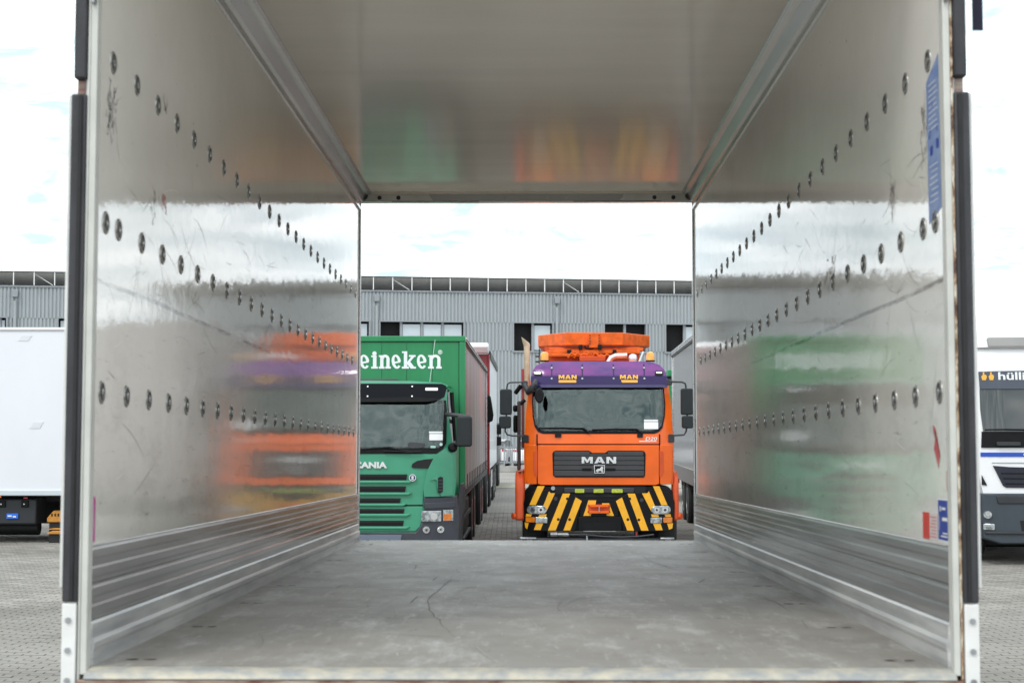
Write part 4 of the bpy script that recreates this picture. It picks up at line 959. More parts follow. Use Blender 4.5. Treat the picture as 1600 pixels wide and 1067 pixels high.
# side rails with a dark line
G().box(BX1 - .03, BX1 + .012, by0 + .1, by0 + BL, bZ(533.5), bZ(526)).obj('side_top_rail', M['alu'], sca, bev=.01)
G().box(BX1 + .001, BX1 + .018, by0 + .1, by0 + BL, bZ(535.5), bZ(534)).box(BX1 + .001, BX1 + .02, by0 + .1, by0 + BL, bZ(530.2), bZ(529.3)).obj('rail_shadow_gap', M['black'], sca)
G().box(BX1 - .02, BX1 + .01, by0 + BL - .1, by0 + BL + .02, 1.0, bZ(533.5)).obj('rear_post', M['alu'], sca)
G().box(BX1 - .10, BX1 + .02, by0 + BL - .25, by0 + BL + .03, bZ(534), bZ(526)).obj('rail_end_cap', M['alu'], sca, bev=.04)
G().box(BX1 - .02, BX1 + .012, by0 + .1, by0 + BL, 1.0, 1.09).obj('side_bottom_rail', M['darkgrey'], sca)
for k in range(12): G().box(BX1 + .002, BX1 + .014, by0 + .8 + k * 1.05, by0 + .84 + k * 1.05, 1.0, 1.30).obj('curtain_strap', M['darkgrey'], sca)
G().box(BX0 + .2, BX1 - .25, .8, by0 + BL - .2, .62, .95).obj('chassis', M['chassis'], sca)
G().box(BX1 - .22, BX1 - .04, 2.0, 4.4, .35, .90).obj('side_tank', M['black'], sca, bev=.05)
G().box(BX1 - .10, BX1 - .02, 1.9, 4.8, .28, .33).box(BX1 - .06, BX1 - .02, 1.9, 4.8, .60, .66).obj('side_guard', M['darkgrey'], sca)
for y in (5.6, 7.0, 11.0, 12.3): make_wheel(sca, bxc / 3 + 1.08, y, .50, .34, 'red', 1); make_wheel(sca, -1.0, y, .50, .34, 'red', -1)
# lettering: heavy slab-serif shapes cut one by one
lt = bpy.data.objects.new('lettering', None)
def letter(parts, nm='letter', c_=[0]):
    first = None
    verts = []; faces = []
    g = G(); depth = 0
    for i, p in enumerate(parts):
        y = by0 - .036 - .0012 * (i + 1)
        pm = [(bX(a), bZ(b)) for a, b in p]
        n = len(pm)
        g.add([(x, y, z) for x, z in pm] + [(x, y + .003 + .0012 * (i + 1), z) for x, z in pm],
              [tuple(range(n)), tuple(range(2 * n - 1, n - 1, -1))] + [(j, (j + 1) % n, n + (j + 1) % n, n + j) for j in range(n)])
    me = bpy.data.meshes.new(nm); me.from_pydata(g.v, [], g.f); me.update()
    bm = bmesh.new(); bm.from_mesh(me); bmesh.ops.recalc_face_normals(bm, faces=bm.faces); bm.to_mesh(me); bm.free()
    return obj(nm, me, M['white'], sca, smooth=False)
def rc(x0, x1, y0, y1): return [(x0, y0), (x1, y0), (x1, y1), (x0, y1)]
def ring_poly(cx, cy, rx, ry, tx, ty, a0, a1, n=16):
    o_ = [(cx + rx * math.cos(R(a0 + (a1 - a0) * i / n)), cy - ry * math.sin(R(a0 + (a1 - a0) * i / n))) for i in range(n + 1)]
    i_ = [(cx + (rx - tx) * math.cos(R(a0 + (a1 - a0) * i / n)), cy - (ry - ty) * math.sin(R(a0 + (a1 - a0) * i / n))) for i in range(n, -1, -1)]
    return o_ + i_
YB, YX, YA = 576, 554.3, 549.5
def e_glyph(x0, x1):
    cx, cy, rx, ry = (x0 + x1) / 2, (YB + YX) / 2, (x1 - x0) / 2, (YB - YX) / 2 + .3
    c, s = math.cos(R(10)), math.sin(R(10))
    rot = lambda p: (cx + (p[0] - cx) * c + (p[1] - cy) * s, cy - (p[0] - cx) * s + (p[1] - cy) * c)
    # the jauntily tilted e: a ring open at lower right and a bar
    return [[rot(p) for p in ring_poly(cx, cy, rx, ry, 4.6, 3.2, -4, 315, 26)], [rot(p) for p in rc(x0 + 3.5, x1 - 1, cy - .4, cy + 2.4)]]
def n_glyph(x0, x1):
    w1 = 5.2
    return [rc(x0 + 1.5, x0 + 1.5 + w1, YX + .8, YB), rc(x0 - .5, x0 + 4, YX + .8, YX + 3.4), rc(x0 - .6, x0 + w1 + 3.2, YB - 3.2, YB),
            ring_poly((x0 + x1) / 2 + .6, YX + 8, (x1 - x0) / 2 - 1.6, 8.2, 4.8, 4.2, 0, 165, 12), rc(x1 - 1 - w1, x1 - 1.2, YX + 7, YB), rc(x1 - w1 - 2.6, x1 + .8, YB - 3.2, YB)]
letter([rc(531, 537, 549, YB), rc(546, 552, 549, YB), rc(536, 547, 560, 564), rc(528.5, 539.5, 549, 552), rc(543.5, 554.5, 549, 552), rc(528.5, 539.5, 573, YB), rc(543.5, 554.5, 573, YB)])
letter(e_glyph(560.5, 575.5))
letter([rc(581.2, 586.8, YX + 1, YB), rc(578.6, 583, YX + 1, YX + 3.8), rc(578.6, 589, YB - 3.2, YB), disc(583.6, 552.3, 3.4, 14)])
letter(n_glyph(591, 608.5)); letter(e_glyph(610.5, 625))
letter([rc(629.5, 634.8, YA - .6, YB), rc(626.5, 632, YA - .6, YA + 2.2), rc(626.5, 637.5, YB - 3.2, YB), [(634, 566.5), (641, 557.6), (637.5, 557.6), (637.5, 554.8), (648, 554.8), (648, 557.6), (646, 557.6), (639.5, 565), (645.5, 573), (648.5, 573), (648.5, YB), (640.5, YB), (634, 568.5)]])
letter(e_glyph(650, 665)); letter(n_glyph(668, 688))
letter([ring_poly(686.2, 550.3, 3.3, 3.5, .8, .8, 0, 359, 20), rc(684.7, 685.5, 548.4, 552.4), rc(685.5, 687.5, 548.4, 549.2), rc(686.8, 687.6, 549.0, 550.6), rc(685.5, 687.3, 550.2, 550.9), [(685.9, 550.8), (686.8, 550.8), (688, 552.4), (687.1, 552.4)]], 'registered_mark')

# ------------------------------------------------------------------ lorries parked further back on the left
RZ = 41.0
redt = thing('red_lorry', 'dark red lorry with white roof fairing and pale side parked behind the green box', 'truck', (-.57 - 1.25, RZ, 0), (0, 0, R(-.55)))
def rZ(py): return CAMH + (671 - py) / 2600 * RZ
G().box(-1.25, 1.25, 0, 10.2, 1.0, 3.83).obj('cargo_box', M['whitebox'], redt, bev=.02)
G().box(-1.27, 1.262, -.05, .06, .9, 3.85).obj('front_wall', M['red'], redt, bev=.02)
G().box(1.19, 1.27, -.05, .30, .9, 3.85).obj('corner_post', M['red'], redt, bev=.01)
G().sweep_x([(-.5, 3.86), (-.62, 4.02), (-.5, 4.11), (.1, 4.11), (.1, 3.86)], -1.0, 1.25).obj('roof_fairing', M['white'], redt, bev=.03)
G().box(1.22, 1.29, .2, 10.2, 3.78, 3.93).obj('top_rail', M['darkgrey'], redt)
G().box(-1.2, 1.12, -1.9, -.1, .75, 3.0).obj('cab', M['red'], redt, bev=.12)
G().box(-1.0, .95, -1.93, -1.9, 1.9, 2.7).obj('windscreen', M['glass'], redt)
obj('mirror', plate_mesh([(1.10, 2.10), (1.10, 2.93), (1.16, 2.93), (1.33, 2.78), (1.36, 2.62), (1.40, 2.35), (1.38, 2.20)], flat, 1.75, .22), M['black'], redt, bev=.03)
G().tube([(1.0, -1.75, 2.0), (1.3, -1.8, 2.12)], .025, 6).obj('mirror_arm', M['black'], redt)
G().box(-1.0, 1.0, .1, 10, .6, 1.0).obj('chassis', M['chassis'], redt)
for y in (-1.2, 2.6, 6.5, 7.9): make_wheel(redt, 1.08, y, .5, .32, 'steel', 1); make_wheel(redt, -1.08, y, .5, .32, 'steel', -1)
G().box(1.05, 1.22, 3.4, 5.6, .45, .9).obj('side_guard', M['alu'], redt)
gt = thing('grey_flatbed', 'low grey flatbed lorry far back in the left row, seen past the red lorry', 'truck', (-1.72, 54.5, 0), (0, 0, R(-.55)))
G().box(-1.2, 1.2, 0, 8.5, 1.0, 1.18).obj('load_bed', M['alu'], gt, bev=.02)
G().box(-1.15, 1.15, -2.0, -.2, .7, 2.9).obj('cab', M['darkgrey'], gt, bev=.1)
G().box(-1.0, 1.0, -2.03, -2.0, 1.8, 2.6).obj('windscreen', M['glass'], gt)
for a, b in ((1.85, 2.16), (1.50, 1.78)): G().box(1.22, 1.40, -1.9, -1.75, a, b).obj('mirror', M['black'], gt, bev=.03)
G().tube([(1.1, -1.8, 2.2), (1.3, -1.82, 2.2), (1.3, -1.82, 1.5)], .02, 6).obj('mirror_arm', M['black'], gt)
G().box(-.9, .9, -1, 8, .6, 1.0).obj('chassis', M['chassis'], gt)
for y in (-1.2, 4.6, 6.0): make_wheel(gt, 1.05, y, .5, .32, 'steel', 1); make_wheel(gt, -1.05, y, .5, .32, 'steel', -1)
for k in range(8): G().box(1.2, 1.23, .3 + k * 1.05, .38 + k * 1.05, .85, 1.5).obj('stake', M['steel'], gt)

# ------------------------------------------------------------------ curtain lorry right of the orange truck and the green box behind it
ct = thing('grey_curtain_lorry', 'grey reflective curtain sided trailer standing right of the orange truck', 'trailer', (3.60, 33.0, 0), (0, 0, R(-2.2)))
silver = mat('silver_tarpaulin', (0.42, 0.375, 0.36), 0.12, metal=.5, var=.2, vscale=1.2, bump=.0003, bscale=.9)
LY = 7.1
G().box(0, 2.5, -6.0, LY, 1.20, 3.76).obj('tarpaulin_side', silver, ct)
G().box(-.015, 2.51, -6.0, LY + .01, .88, 1.20).obj('side_board', mat('grey_side_board', (0.24, 0.215, 0.21), .35, metal=.3, var=.2, vscale=2), ct, bev=.01)
G().box(-.03, .10, -6.0, LY + .02, 3.76, 3.89).obj('top_rail', M['alu'], ct, bev=.02)
G().box(-.036, -.028, -6.0, LY, 3.745, 3.775).obj('rail_gasket', M['black'], ct)
G().box(-.02, .06, LY - .05, LY + .04, .9, 3.78).obj('rear_post', M['alu'], ct, bev=.01)
G().box(.2, 2.3, -6, LY, .6, .88).obj('chassis', M['chassis'], ct)
for y in (-2, -.6, 2.5, 3.8): make_wheel(ct, .2, y, .5, .34, 'steel', -1)
for k in range(6): G().box(-.02, .0, .3 + k * 1.1, .36 + k * 1.1, .80, .9).obj('lashing_hook', M['black'], ct)
gc = thing('green_container', 'dark green container with white print glimpsed behind the orange truck', 'container', (4.55, 46.0, 0), (0, 0, R(-2)))
G().box(-.25, 2.2, 0, 6, .9, 3.66).obj('container_shell', M['greenbox'], gc, bev=.03)
G().box(-.27, 2.22, -.05, .04, 3.40, 3.48).obj('container_rail', M['black'], gc)
pr = G()
pr.add([(-.02, -.012, 3.0), (.10, -.012, 3.08), (.19, -.012, 3.04), (.15, -.012, 2.88), (.22, -.012, 2.72), (.12, -.012, 2.62), (.0, -.012, 2.64), (.08, -.012, 2.76), (.02, -.012, 2.9)], [tuple(range(9))])
pr.obj('white_print', M['white'], gc, smooth=False)

# ------------------------------------------------------------------ white box lorry, left
wl = thing('white_box_lorry', 'white box lorry standing sideways at the left, with black battery box underneath', 'truck', (-7.2, 29.0, 0), (0, 0, R(.0)))
def wZ(py): return CAMH + (671 - py) / 2600 * 29.0
def wX(px): return (px - 800) / 2600 * 29.0 + 7.2
G().box(-8.2, .05, 0, 2.5, wZ(768), wZ(516)).obj('cargo_box', M['whitebox'], wl, bev=.01)
G().box(-8.24, .07, -.03, 2.53, wZ(516.2), wZ(511.5)).obj('top_rail', M['white'], wl, bev=.015)
G().box(-8.24, .07, -.035, 2.5, wZ(773.5), wZ(765)).obj('bottom_rail', mat('pale_blue_grey_rail', (.55, .60, .64), .35), wl, bev=.012)
for (a, b, c, d) in ((27, 49, 524, 532.5), (47, 69, 659, 669)):
    me = plate_mesh([(wX(a), wZ(d)), (wX(b - 6), wZ(d)), (wX(b), wZ(c)), (wX(a + 7), wZ(c))], flat, .008, .01)
    obj('side_patch', me, mat('patch_grey', (.66, .67, .70), .4), wl)
bb = G().box(wX(-40), wX(56), .15, .75, wZ(819), wZ(779)).obj('battery_box', M['bumpergrey'], wl, bev=.03)
bb.data.materials[0] = mat('battery_box_black', (.018, .021, .025), .5)
for a in (2, 38): 
    G().box(wX(a - 5.5), wX(a + 6), .12, .16, wZ(792), wZ(781.5)).obj('box_latch', M['black'], bb, bev=.01)
    G().lathe([(.012, -.03), (.012, 0)], (wX(a), .12, wZ(787)), 'y', 8).obj('latch_pin', M['chrome'], bb)
G().box(wX(10), wX(28), .125, .15, wZ(809.5), wZ(801.5)).obj('blue_label', M['blueled'], bb)
for k in range(2): G().box(wX(12 + k * 8), wX(18 + k * 7), .118, .126, wZ(806.5 + k), wZ(804.5 + k)).obj('label_print', M['sticker_white'], bb)
G().box(wX(-4), wX(5), -.03, .02, wZ(776.5), wZ(771)).obj('side_marker', M['amber'], wl)
G().box(wX(37), wX(43), .10, .14, wZ(778.5), wZ(776.5)).obj('side_marker', M['redbright'], wl)
G().box(-8.0, -.3, .75, 1.75, wZ(785), wZ(774)).obj('chassis', M['chassis'], wl)
G().tube([(wX(-40), .75, wZ(826)), (wX(46), .75, wZ(826))], .14, 12).obj('air_tank', M['chassis'], wl)
for x in (-7.0, -1.3 - 4.2):
    pass
for x, y in ((-6.6, .45), (-6.6, 2.05), (-.62, 1.5), (-.62, 2.2)):
    t = G().lathe([(.27, -.15), (.46, -.15), (.5, -.11), (.5, .11), (.46, .15), (.27, .15)], (x, y, .5), 'y', 28).obj('wheel', M['rubber'], wl)
    G().lathe([(.27, -.14), (.23, -.15), (.2, -.05), (.02, -.06)], (x, y, .5), 'y', 20).obj('rim', M['steel'], t)
G().box(-8, -.4, 2.3, 2.45, .25, .85).obj('side_skirt', M['chassis'], wl)
yw = thing('wheel_chock_stack', 'yellow plastic blocks stacked under the corner of the white box lorry', 'wheel chocks', (wX(82) - 7.2, 29.15, 0))
def chock(zb, zt, m_):
    a = wX(72.5) - wX(82); b = wX(97) - wX(82)
    G().sweep_y([(a, zb), (b, zb), (b, zt), (a + .11, zt), (a, zb + (zt - zb) * .35)], 0, .35).obj('chock', m_, yw, bev=.015)
chock(wZ(815.5), wZ(797.5), M['pallet'])
chock(wZ(827), wZ(824.6), M['pallet']); chock(wZ(834), wZ(828.5), M['pallet'])
G().box(wX(75) - wX(82), wX(96) - wX(82), .05, .3, 0, wZ(815.5)).obj('support_leg', M['chassis'], yw)
for k in range(3):
    G().box(wX(79.5 + k * 5) - wX(82), wX(81.5 + k * 5) - wX(82), -.008, .01, wZ(806), wZ(802)).obj('chock_groove', M['black'], yw)

# ------------------------------------------------------------------ white and blue truck, right
WZ = 24.3
wt = thing('white_truck', 'white truck cab with blue stripe and dark visor band at the right edge', 'truck', ((1652 - 800) / 2600 * WZ, WZ, 0), (0, 0, R(-1.0)))
def wt_surf(x, z):
    y = 0.0
    if z > 1.95: y += (z - 1.95) * .09
    if z > 3.15: y += (z - 3.15) ** 2 * 1.2
    ax = abs(x)
    if ax > .85: y += ((ax - .85) / .35) ** 2 * .13
    return y
Wf = Front(wt, 1652, 2600 / WZ, wt_surf)
def ws_(pts): return pts + [(2 * 1652 - a, b) for a, b in pts][::-1]
Wf.plate('cab', ws_([(1652, 770), (1536, 770), (1530, 740), (1530, 640), (1533, 560), (1537, 510), (1548, 494), (1570, 490), (1652, 489)]), M['white'], out=0, back=2.2)
Wf.plate('roof_ledge', ws_([(1652, 543.3), (1531, 543.3), (1532, 541.5), (1652, 541.5)]), M['greyroof'], out=.05, thick=.06, bev=.004)
Wf.plate('roof_hatch', ws_([(1652, 541), (1549, 541), (1548, 529), (1550, 526), (1652, 525)]), M['greyroof'], out=.035, thick=.05, bev=.01)
Wf.plate('visor_band', ws_([(1652, 608), (1534, 608), (1533, 580), (1652, 578)]), mat('dark_visor', (.035, .045, .07), .2, coat=.5), out=.05, thick=.04, bev=.006)
Wf.plate('windscreen', ws_([(1652, 675), (1537, 675), (1534, 640), (1534, 608), (1652, 607)]), M['glass'], out=.02, thick=.02)
Wf.plate('cowl', ws_([(1652, 699), (1534, 699), (1535, 674), (1652, 674)]), M['black'], out=.025, thick=.03)
Wf.rr('cowl_handle', 1555, 1592, 690, 696, 2, M['darkgrey'], out=.06, thick=.04, bev=.006)
wiper(Wf, 1538, 671, 1600, 671, 1622, 682)
Wf.plate('blue_stripe', ws_([(1652, 713), (1533, 713), (1533, 706.5), (1652, 706.5)]), M['blue'], out=.012, thick=.015)
Wf.plate('seam', ws_([(1652, 723.5), (1549, 722.8), (1549, 722), (1652, 722)]), M['frame'], out=.010, thick=.012)
Wf.plate('grille', ws_([(1652, 762), (1570, 761), (1565, 758), (1560, 748), (1550, 727), (1575, 729), (1652, 731)]), mat('navy_black_grille', (.008, .009, .022), .25), out=.016, thick=.02)
for k in range(3): Wf.plate('grille_slat', ws_([(1652, 739 + k * 8), (1562 + k * 3, 738 + k * 8), (1563 + k * 3, 740 + k * 8), (1652, 741 + k * 8)]), M['black'], out=.024, thick=.01)
Wf.plate('corner_vent', [(1534, 757), (1534, 742), (1541, 757.5)], M['darkinside'], out=.02, thick=.02)
Wf.plate('bumper', ws_([(1652, 848), (1560, 848), (1534, 840), (1532, 800), (1533, 770), (1652, 770)]), mat('slate_bumper', (.040, .052, .066), .42, var=.15), out=.04, back=.9, bev=.02)
Wf.plate('bumper_rib', ws_([(1652, 786), (1556, 786), (1553, 774), (1652, 774)]), M['darkgrey'], out=.06, thick=.04, bev=.01)
Wf.plate('bumper_lip', ws_([(1652, 834), (1536, 833), (1536, 829), (1652, 830)]), M['darkgrey'], out=.07, thick=.05, bev=.01)
Wf.plate('bumper_intake', ws_([(1652, 828), (1592, 828), (1590, 812), (1652, 812)]), M['darkinside'], out=.05, thick=.02)
for s in (0, 1):
    T = (lambda a: a) if not s else (lambda a: 2 * 1652 - a)
    Wf.disc('headlight', T(1540), 803, 6, M['lamp'], out=.075, thick=.04); Wf.disc('lamp_reflector', T(1540), 802, 3.4, M['chrome'], out=.080, thick=.02)
    a, b = sorted((T(1534), T(1550))); Wf.rr('indicator', a, b, 817, 826.5, 2, M['lamp'], out=.065, thick=.03, bev=.006)
    make_wheel(wt, (-1 if not s else 1) * 1.0, 1.3, .52, .32, 'steel', -1 if not s else 1)
G().box(-1.0, 1.0, .6, 8, .55, .95).obj('chassis', M['chassis'], wt)
G().box(-.9, .9, 1.1, 1.5, .22, .7).obj('axle_shade_block', M['chassis'], wt, bev=.04)  # low axle block added to darken the space under the cab
G().box(-1.1, 1.1, 2.6, 7, .25, .9).obj('underrun_tanks', M['chassis'], wt, bev=.05)
G().box(-1.25, 1.25, 2.4, 9.5, .95, 3.4).obj('cargo_box', M['whitebox'], wt, bev=.03)
Wf.text('firm_name', 'hüllig', 1561, 1615, 581, 597, M['sticker_white'], out=.058, thick=.006, bold=.02)
for a in (1537.5, 1548):
    Wf.plate('firm_logo', [(a + 1, 581), (a + 3, 581), (a + 3, 585), (a + 5, 585), (a + 6.5, 588), (a + 5, 593.5), (a, 593.5), (a - 1.5, 588), (a + 1, 585)], M['yellowmark'], out=.058, thick=.006)
Wf.plate('stripe_print', [(1597, 708.5), (1606, 708.5), (1606, 711), (1597, 711)], M['sticker_white'], out=.026, thick=.004)

# ------------------------------------------------------------------ the swap body we look through
HW = 1.24; HT = 2.575; LEN = 7.45
rot = Matrix.Rotation(R(-.66), 4, 'Z') @ Matrix.Rotation(R(-1.04), 4, 'X')
o0 = Vector((0, 0, CAMH)) + (rot.to_3x3() @ Vector((-.035, 4.82, -.59)))
sb = thing('truck_box_body', 'open ended white truck box body, its scuffed glossy inside filling the view', 'truck box', tuple(o0), tuple(rot.to_euler()))
# floor: plywood boards across, joints recessed
ny_ = 5; fl = LEN / ny_
for k in range(ny_):
    y0 = k * fl + (.0022 if k else 0); y1 = (k + 1) * fl - .0022
    o = G().box(-HW, HW, y0, y1, -.03, 0).obj('floor_board', M['floor'], sb, smooth=False)
G().box(-HW, HW, .0, LEN, -.16, -.032).obj('floor_frame', M['darkgrey'], sb)
for s in (-1, 1):
    # wall sheet
    G().box(min(s * HW, s * (HW + .022)), max(s * HW, s * (HW + .022)), 0, LEN, .345, HT).obj('wall_panel', M['wall'], sb, smooth=False)
    G().box(min(s * (HW + .0225), s * (HW + .03)), max(s * (HW + .0225), s * (HW + .03)), -.02, LEN, -.16, HT + .02).obj('outer_skin', M['white'], sb, smooth=False)
    # aluminium kick boards: ribbed profiles
    def kick(z0, z1, nrib, m_, nm, depth=.012, base=.010):
        pr = [(HW + .02, z0), (HW - base, z0)]
        h = (z1 - z0) / nrib
        for i in range(nrib):
            a = z0 + i * h
            pr += [(HW - base, a + h * .18), (HW - base - depth, a + h * .34), (HW - base - depth, a + h * .72), (HW - base, a + h * .86)]
        pr += [(HW - base, z1 - .003), (HW - base + .004, z1), (HW + .02, z1)]
        pr = [(s * x, z) for x, z in pr]
        G().sweep_y(pr, .004, LEN - .004).obj(nm, m_, sb, smooth=False)
    kick(.236, .345, 2, M['kick'], 'kick_rail', .0025, .003)
    kick(.127, .2345, 2, M['kick'], 'kick_rail', .0025, .003)
    pr = [(HW + .02, 0), (HW - .014, 0), (HW - .014, .040), (HW - .0175, .052), (HW - .0175, .066), (HW - .012, .078), (HW - .012, .119), (HW - .006, .1255), (HW + .02, .1255)]
    G().sweep_y([(s * x, z) for x, z in pr], .004, LEN - .004).obj('skirting_rail', M['skirt'], sb, smooth=False)
    # roof rail: bevelled profile with ridges
    pr = [(HW + .02, 2.435), (HW - .002, 2.435), (HW - .012, 2.44), (HW - .012, 2.462), (HW - .004, 2.466), (HW - .004, 2.486), (HW - .020, 2.494), (HW - .048, 2.545), (HW - .062, 2.549), (HW - .078, 2.556), (HW - .088, 2.572), (HW - .09, HT + .01), (HW + .02, HT + .01)]
    G().sweep_y([(s * x, z) for x, z in pr], .0, LEN - .03).obj('roof_rail', M['rail'], sb, smooth=False)
    # far corner post, seen edge on
    G().box(min(s * (HW - .004), s * (HW + .03)), max(s * (HW - .004), s * (HW + .03)), LEN + .001, LEN + .05, -.05, HT + .03).obj('front_post', M['alu'], sb, bev=.004)
    G().box(min(s * (HW - .012), s * (HW - .004)), max(s * (HW - .012), s * (HW - .004)), LEN - .02, LEN + .02, 0.0, HT - .02).obj('post_gasket', M['alu'], sb)
    # near door frame: painted lip, rusty edge, rubber seal, door edge
    def col_(a, b, y0, y1, z0, z1, m_, nm, **k):
        return G().box(min(s * a, s * b), max(s * a, s * b), y0, y1, z0, z1).obj(nm, m_, sb, **k)
    col_(HW - .006, HW + .014, -.035, .012, -.02, HT + .1, M['postpaint'], 'door_frame_lip', bev=.003)
    col_(HW + .0142, HW + .021, -.037, .012, -.10, HT + .1, M['rustedge'] if s > 0 else M['postpaint'], 'door_frame_edge', bev=.002)
    seal_z = [(.185, 1.655), (1.70, 2.70)]
    for i, (a, b) in enumerate(seal_z):
        w0, w1 = (HW + .0215, HW + .066) if i == 0 else (HW + .0225, HW + .060)
        sr = col_(w0, w1, -.045, .02, a, b, M['sealrubber'], 'rubber_seal', bev=.006)
        if i == 0: col_(w0 + .010, w0 + .022, -.052, -.044, a + .005, b - .005, M['rubber'], 'seal_bead', bev=.003)
    col_(HW + .025, HW + .055, -.02, .03, 1.655, 1.70, M['rust'], 'hinge_gap', bev=.003)
    col_(HW + .0665, HW + .078, -.03, .9, .225, 1.655, M['doorwhite'], 'door_edge', bev=.003)
    pl = col_(HW + .024, HW + .064, -.047, -.02, -.4, .182, M['doorwhite'], 'corner_plate', bev=.003)
    for z in (.135, .05, -.035): G().lathe([(.0085, -.053), (.0085, -.046)], (s * (HW + .045), 0, z), 'y', 10).obj('bolt', M['steel'], pl)
    col_(HW - .002, HW + .05, -.02, .05, -.4, -.10, M['rust'], 'lower_post')
    # catch at the top of the door frame
    br = G().box(min(s * (HW + .004), s * (HW - .028)), max(s * (HW + .004), s * (HW - .028)), -.05, -.03, 1.955, 1.975)
    br.box(min(s * (HW - .002), s * (HW + .010)), max(s * (HW - .002), s * (HW + .010)), -.06, -.036, 1.92, 1.995)
    br.tube([(s * (HW - .022), -.04, 1.94), (s * (HW - .022), -.04, 1.995)], .006, 8)
    br.obj('door_catch', M['steel'], sb, bev=.003)
# roof
G().box(-HW, HW, 0, LEN, HT, HT + .02).obj('roof_panel', M['ceil'], sb, smooth=False)
G().box(-HW - .03, HW + .03, -.02, LEN + .05, HT + .0205, HT + .05).obj('roof_skin', M['white'], sb, smooth=False)
# far header beam: angled plates, gussets and screws
hd = G().sweep_x([(LEN - .02, 2.50), (LEN + .05, 2.50), (LEN + .05, HT + .03), (LEN - .02, HT + .01)], -HW, HW).obj('header_beam', M['ceil'], sb)
G().box(-HW + .02, HW - .02, LEN - .024, LEN - .0205, 2.505, 2.558).obj('header_channel', mat('header_grey', (.36, .355, .34), .4, metal=.4), hd)
for s in (-1, 1):
    gs = plate_mesh([(s * 1.20, 2.508), (s * .69, 2.508), (s * .715, 2.535), (s * .72, 2.555), (s * 1.20, 2.555)][::s], flat, -(LEN - .030), .005)
    obj('header_gusset', gs, M['postpaint'], hd)
    for x in (1.09, .95): G().lathe([(.016, LEN - .034), (.016, LEN - .028), (.006, LEN - .029)], (s * x, 0, 2.53), 'y', 12).obj('screw', M['darkgrey'], hd)
    for x in (.30, .16): G().lathe([(.012, LEN - .028), (.012, LEN - .024)], (s * x, 0, 2.53), 'y', 10).obj('screw', M['steel'], hd)
    G().lathe([(.03, LEN - .05), (.034, LEN - .03), (.02, LEN - .025)], (s * (HW - .03), 0, 2.545), 'y', 14).obj('corner_knob', M['darkgrey'], hd)
    G().box(min(s * .35, s * 1.0), max(s * .35, s * 1.0), LEN - .0215, LEN - .02, 2.5005, 2.5045).obj('header_gap', M['darkinside'], hd)
# near sill
G().sweep_x([(-.001, 0.0), (-.001, -.033), (-.05, -.033), (-.05, -.028), (-.040, -.016), (-.022, -.004)], -HW - .0, HW + .0).obj('sill_plate', M['sill'], sb, bev=.003)
G().box(-HW - .02, HW + .02, -.047, .0, -.30, -.0335).obj('rear_crossmember', M['rust'], sb, bev=.004)
G().box(-HW, HW, LEN + .001, LEN + .02, -.10, .003).obj('front_sill', M['alu'], sb)
# lashing eyes: recessed rings in three rows on each wall, all from one mesh
le = G().lathe([(.0355, 0), (.0345, .004), (.031, .0058), (.027, .005), (.024, .0012), (.011, .0012), (.010, .0058), (.005, .0075)], (0, 0, 0), 'x', 14)
lem = le.mesh('lashing_eye'); lem.materials.append(mat('tarnished_steel', (.40, .40, .38), .3, metal=.6, c2=(.24, .24, .23), vscale=60))
lem.materials.append(mat('eye_recess', (.13, .13, .125), .5, metal=.3)); lem.materials.append(mat('eye_pin', (.75, .75, .73), .2, metal=.9))
for p_ in lem.polygons:
    rr_ = (p_.center.y ** 2 + p_.center.z ** 2) ** .5
    if .0095 < rr_ < .0262: p_.material_index = 1
    elif rr_ <= .0095: p_.material_index = 2
lem.shade_smooth(); lem.set_sharp_from_angle(angle=R(40))
lem2 = lem.copy()
for v in lem2.vertices: v.co.x *= -1
lem2.flip_normals()
for s, mm in ((-1, lem), (1, lem2)):
    for z, ys0 in ((1.797, [.17 + .305 * i for i in range(24)]), (1.298, [.115, .27] + [.58 + .305 * i for i in range(22)]), (.79, [.10 + .305 * i for i in range(24)])):
        for y in ys0:
            o = bpy.data.objects.new('lashing_eye', mm); col.objects.link(o); o.parent = sb; o.location = (s * (HW + .001), y, z)
# floor screws with rust
rs = mat('rust_spot', (.10, .055, .035), .8, c2=(.05, .04, .035), vscale=30)
for s in (-1, 1):
    for k in range(8):
        y = .16 + k * 1.0 - .03 * k
        for dx in (0, .055):
            x = s * (1.15 - dx)
            G().add([(x + .019 * math.cos(i * .7) * random.uniform(.7, 1.3), y + .014 * math.sin(i * .7) * random.uniform(.6, 1.4), .0012) for i in range(9)], [tuple(range(9))]).obj('floor_screw', rs, sb, smooth=False)
# a crack in the plywood
ck = G(); cp = [(-.33, 4.0), (-.35, 3.4), (-.30, 2.9), (-.40, 2.55), (-.40, 2.2), (-.31, 1.7), (-.22, .95)]
def ribbon(g, pts, w_, fn):
    n = len(pts); vs_ = []
    for i, (a, b) in enumerate(pts):
        p0 = Vector(pts[max(0, i - 1)]); p1 = Vector(pts[min(n - 1, i + 1)]); d = (p1 - p0).normalized(); nn = Vector((-d.y, d.x))
        ww = w_ * (.25 + .75 * math.sin(math.pi * (i + .3) / n))
        vs_ += [fn(a + nn.x * ww / 2, b + nn.y * ww / 2), fn(a - nn.x * ww / 2, b - nn.y * ww / 2)]
    g.add(vs_, [(2 * i, 2 * i + 1, 2 * i + 3, 2 * i + 2) for i in range(n - 1)])
def smooth_path(p, n=5, amp=.008):
    out_ = []
    for i in range(len(p) - 1):
        for k in range(n):
            t_ = k / n; out_.append((p[i][0] * (1 - t_) + p[i + 1][0] * t_ + random.uniform(-amp, amp), p[i][1] * (1 - t_) + p[i + 1][1] * t_))
    return out_ + [p[-1]]
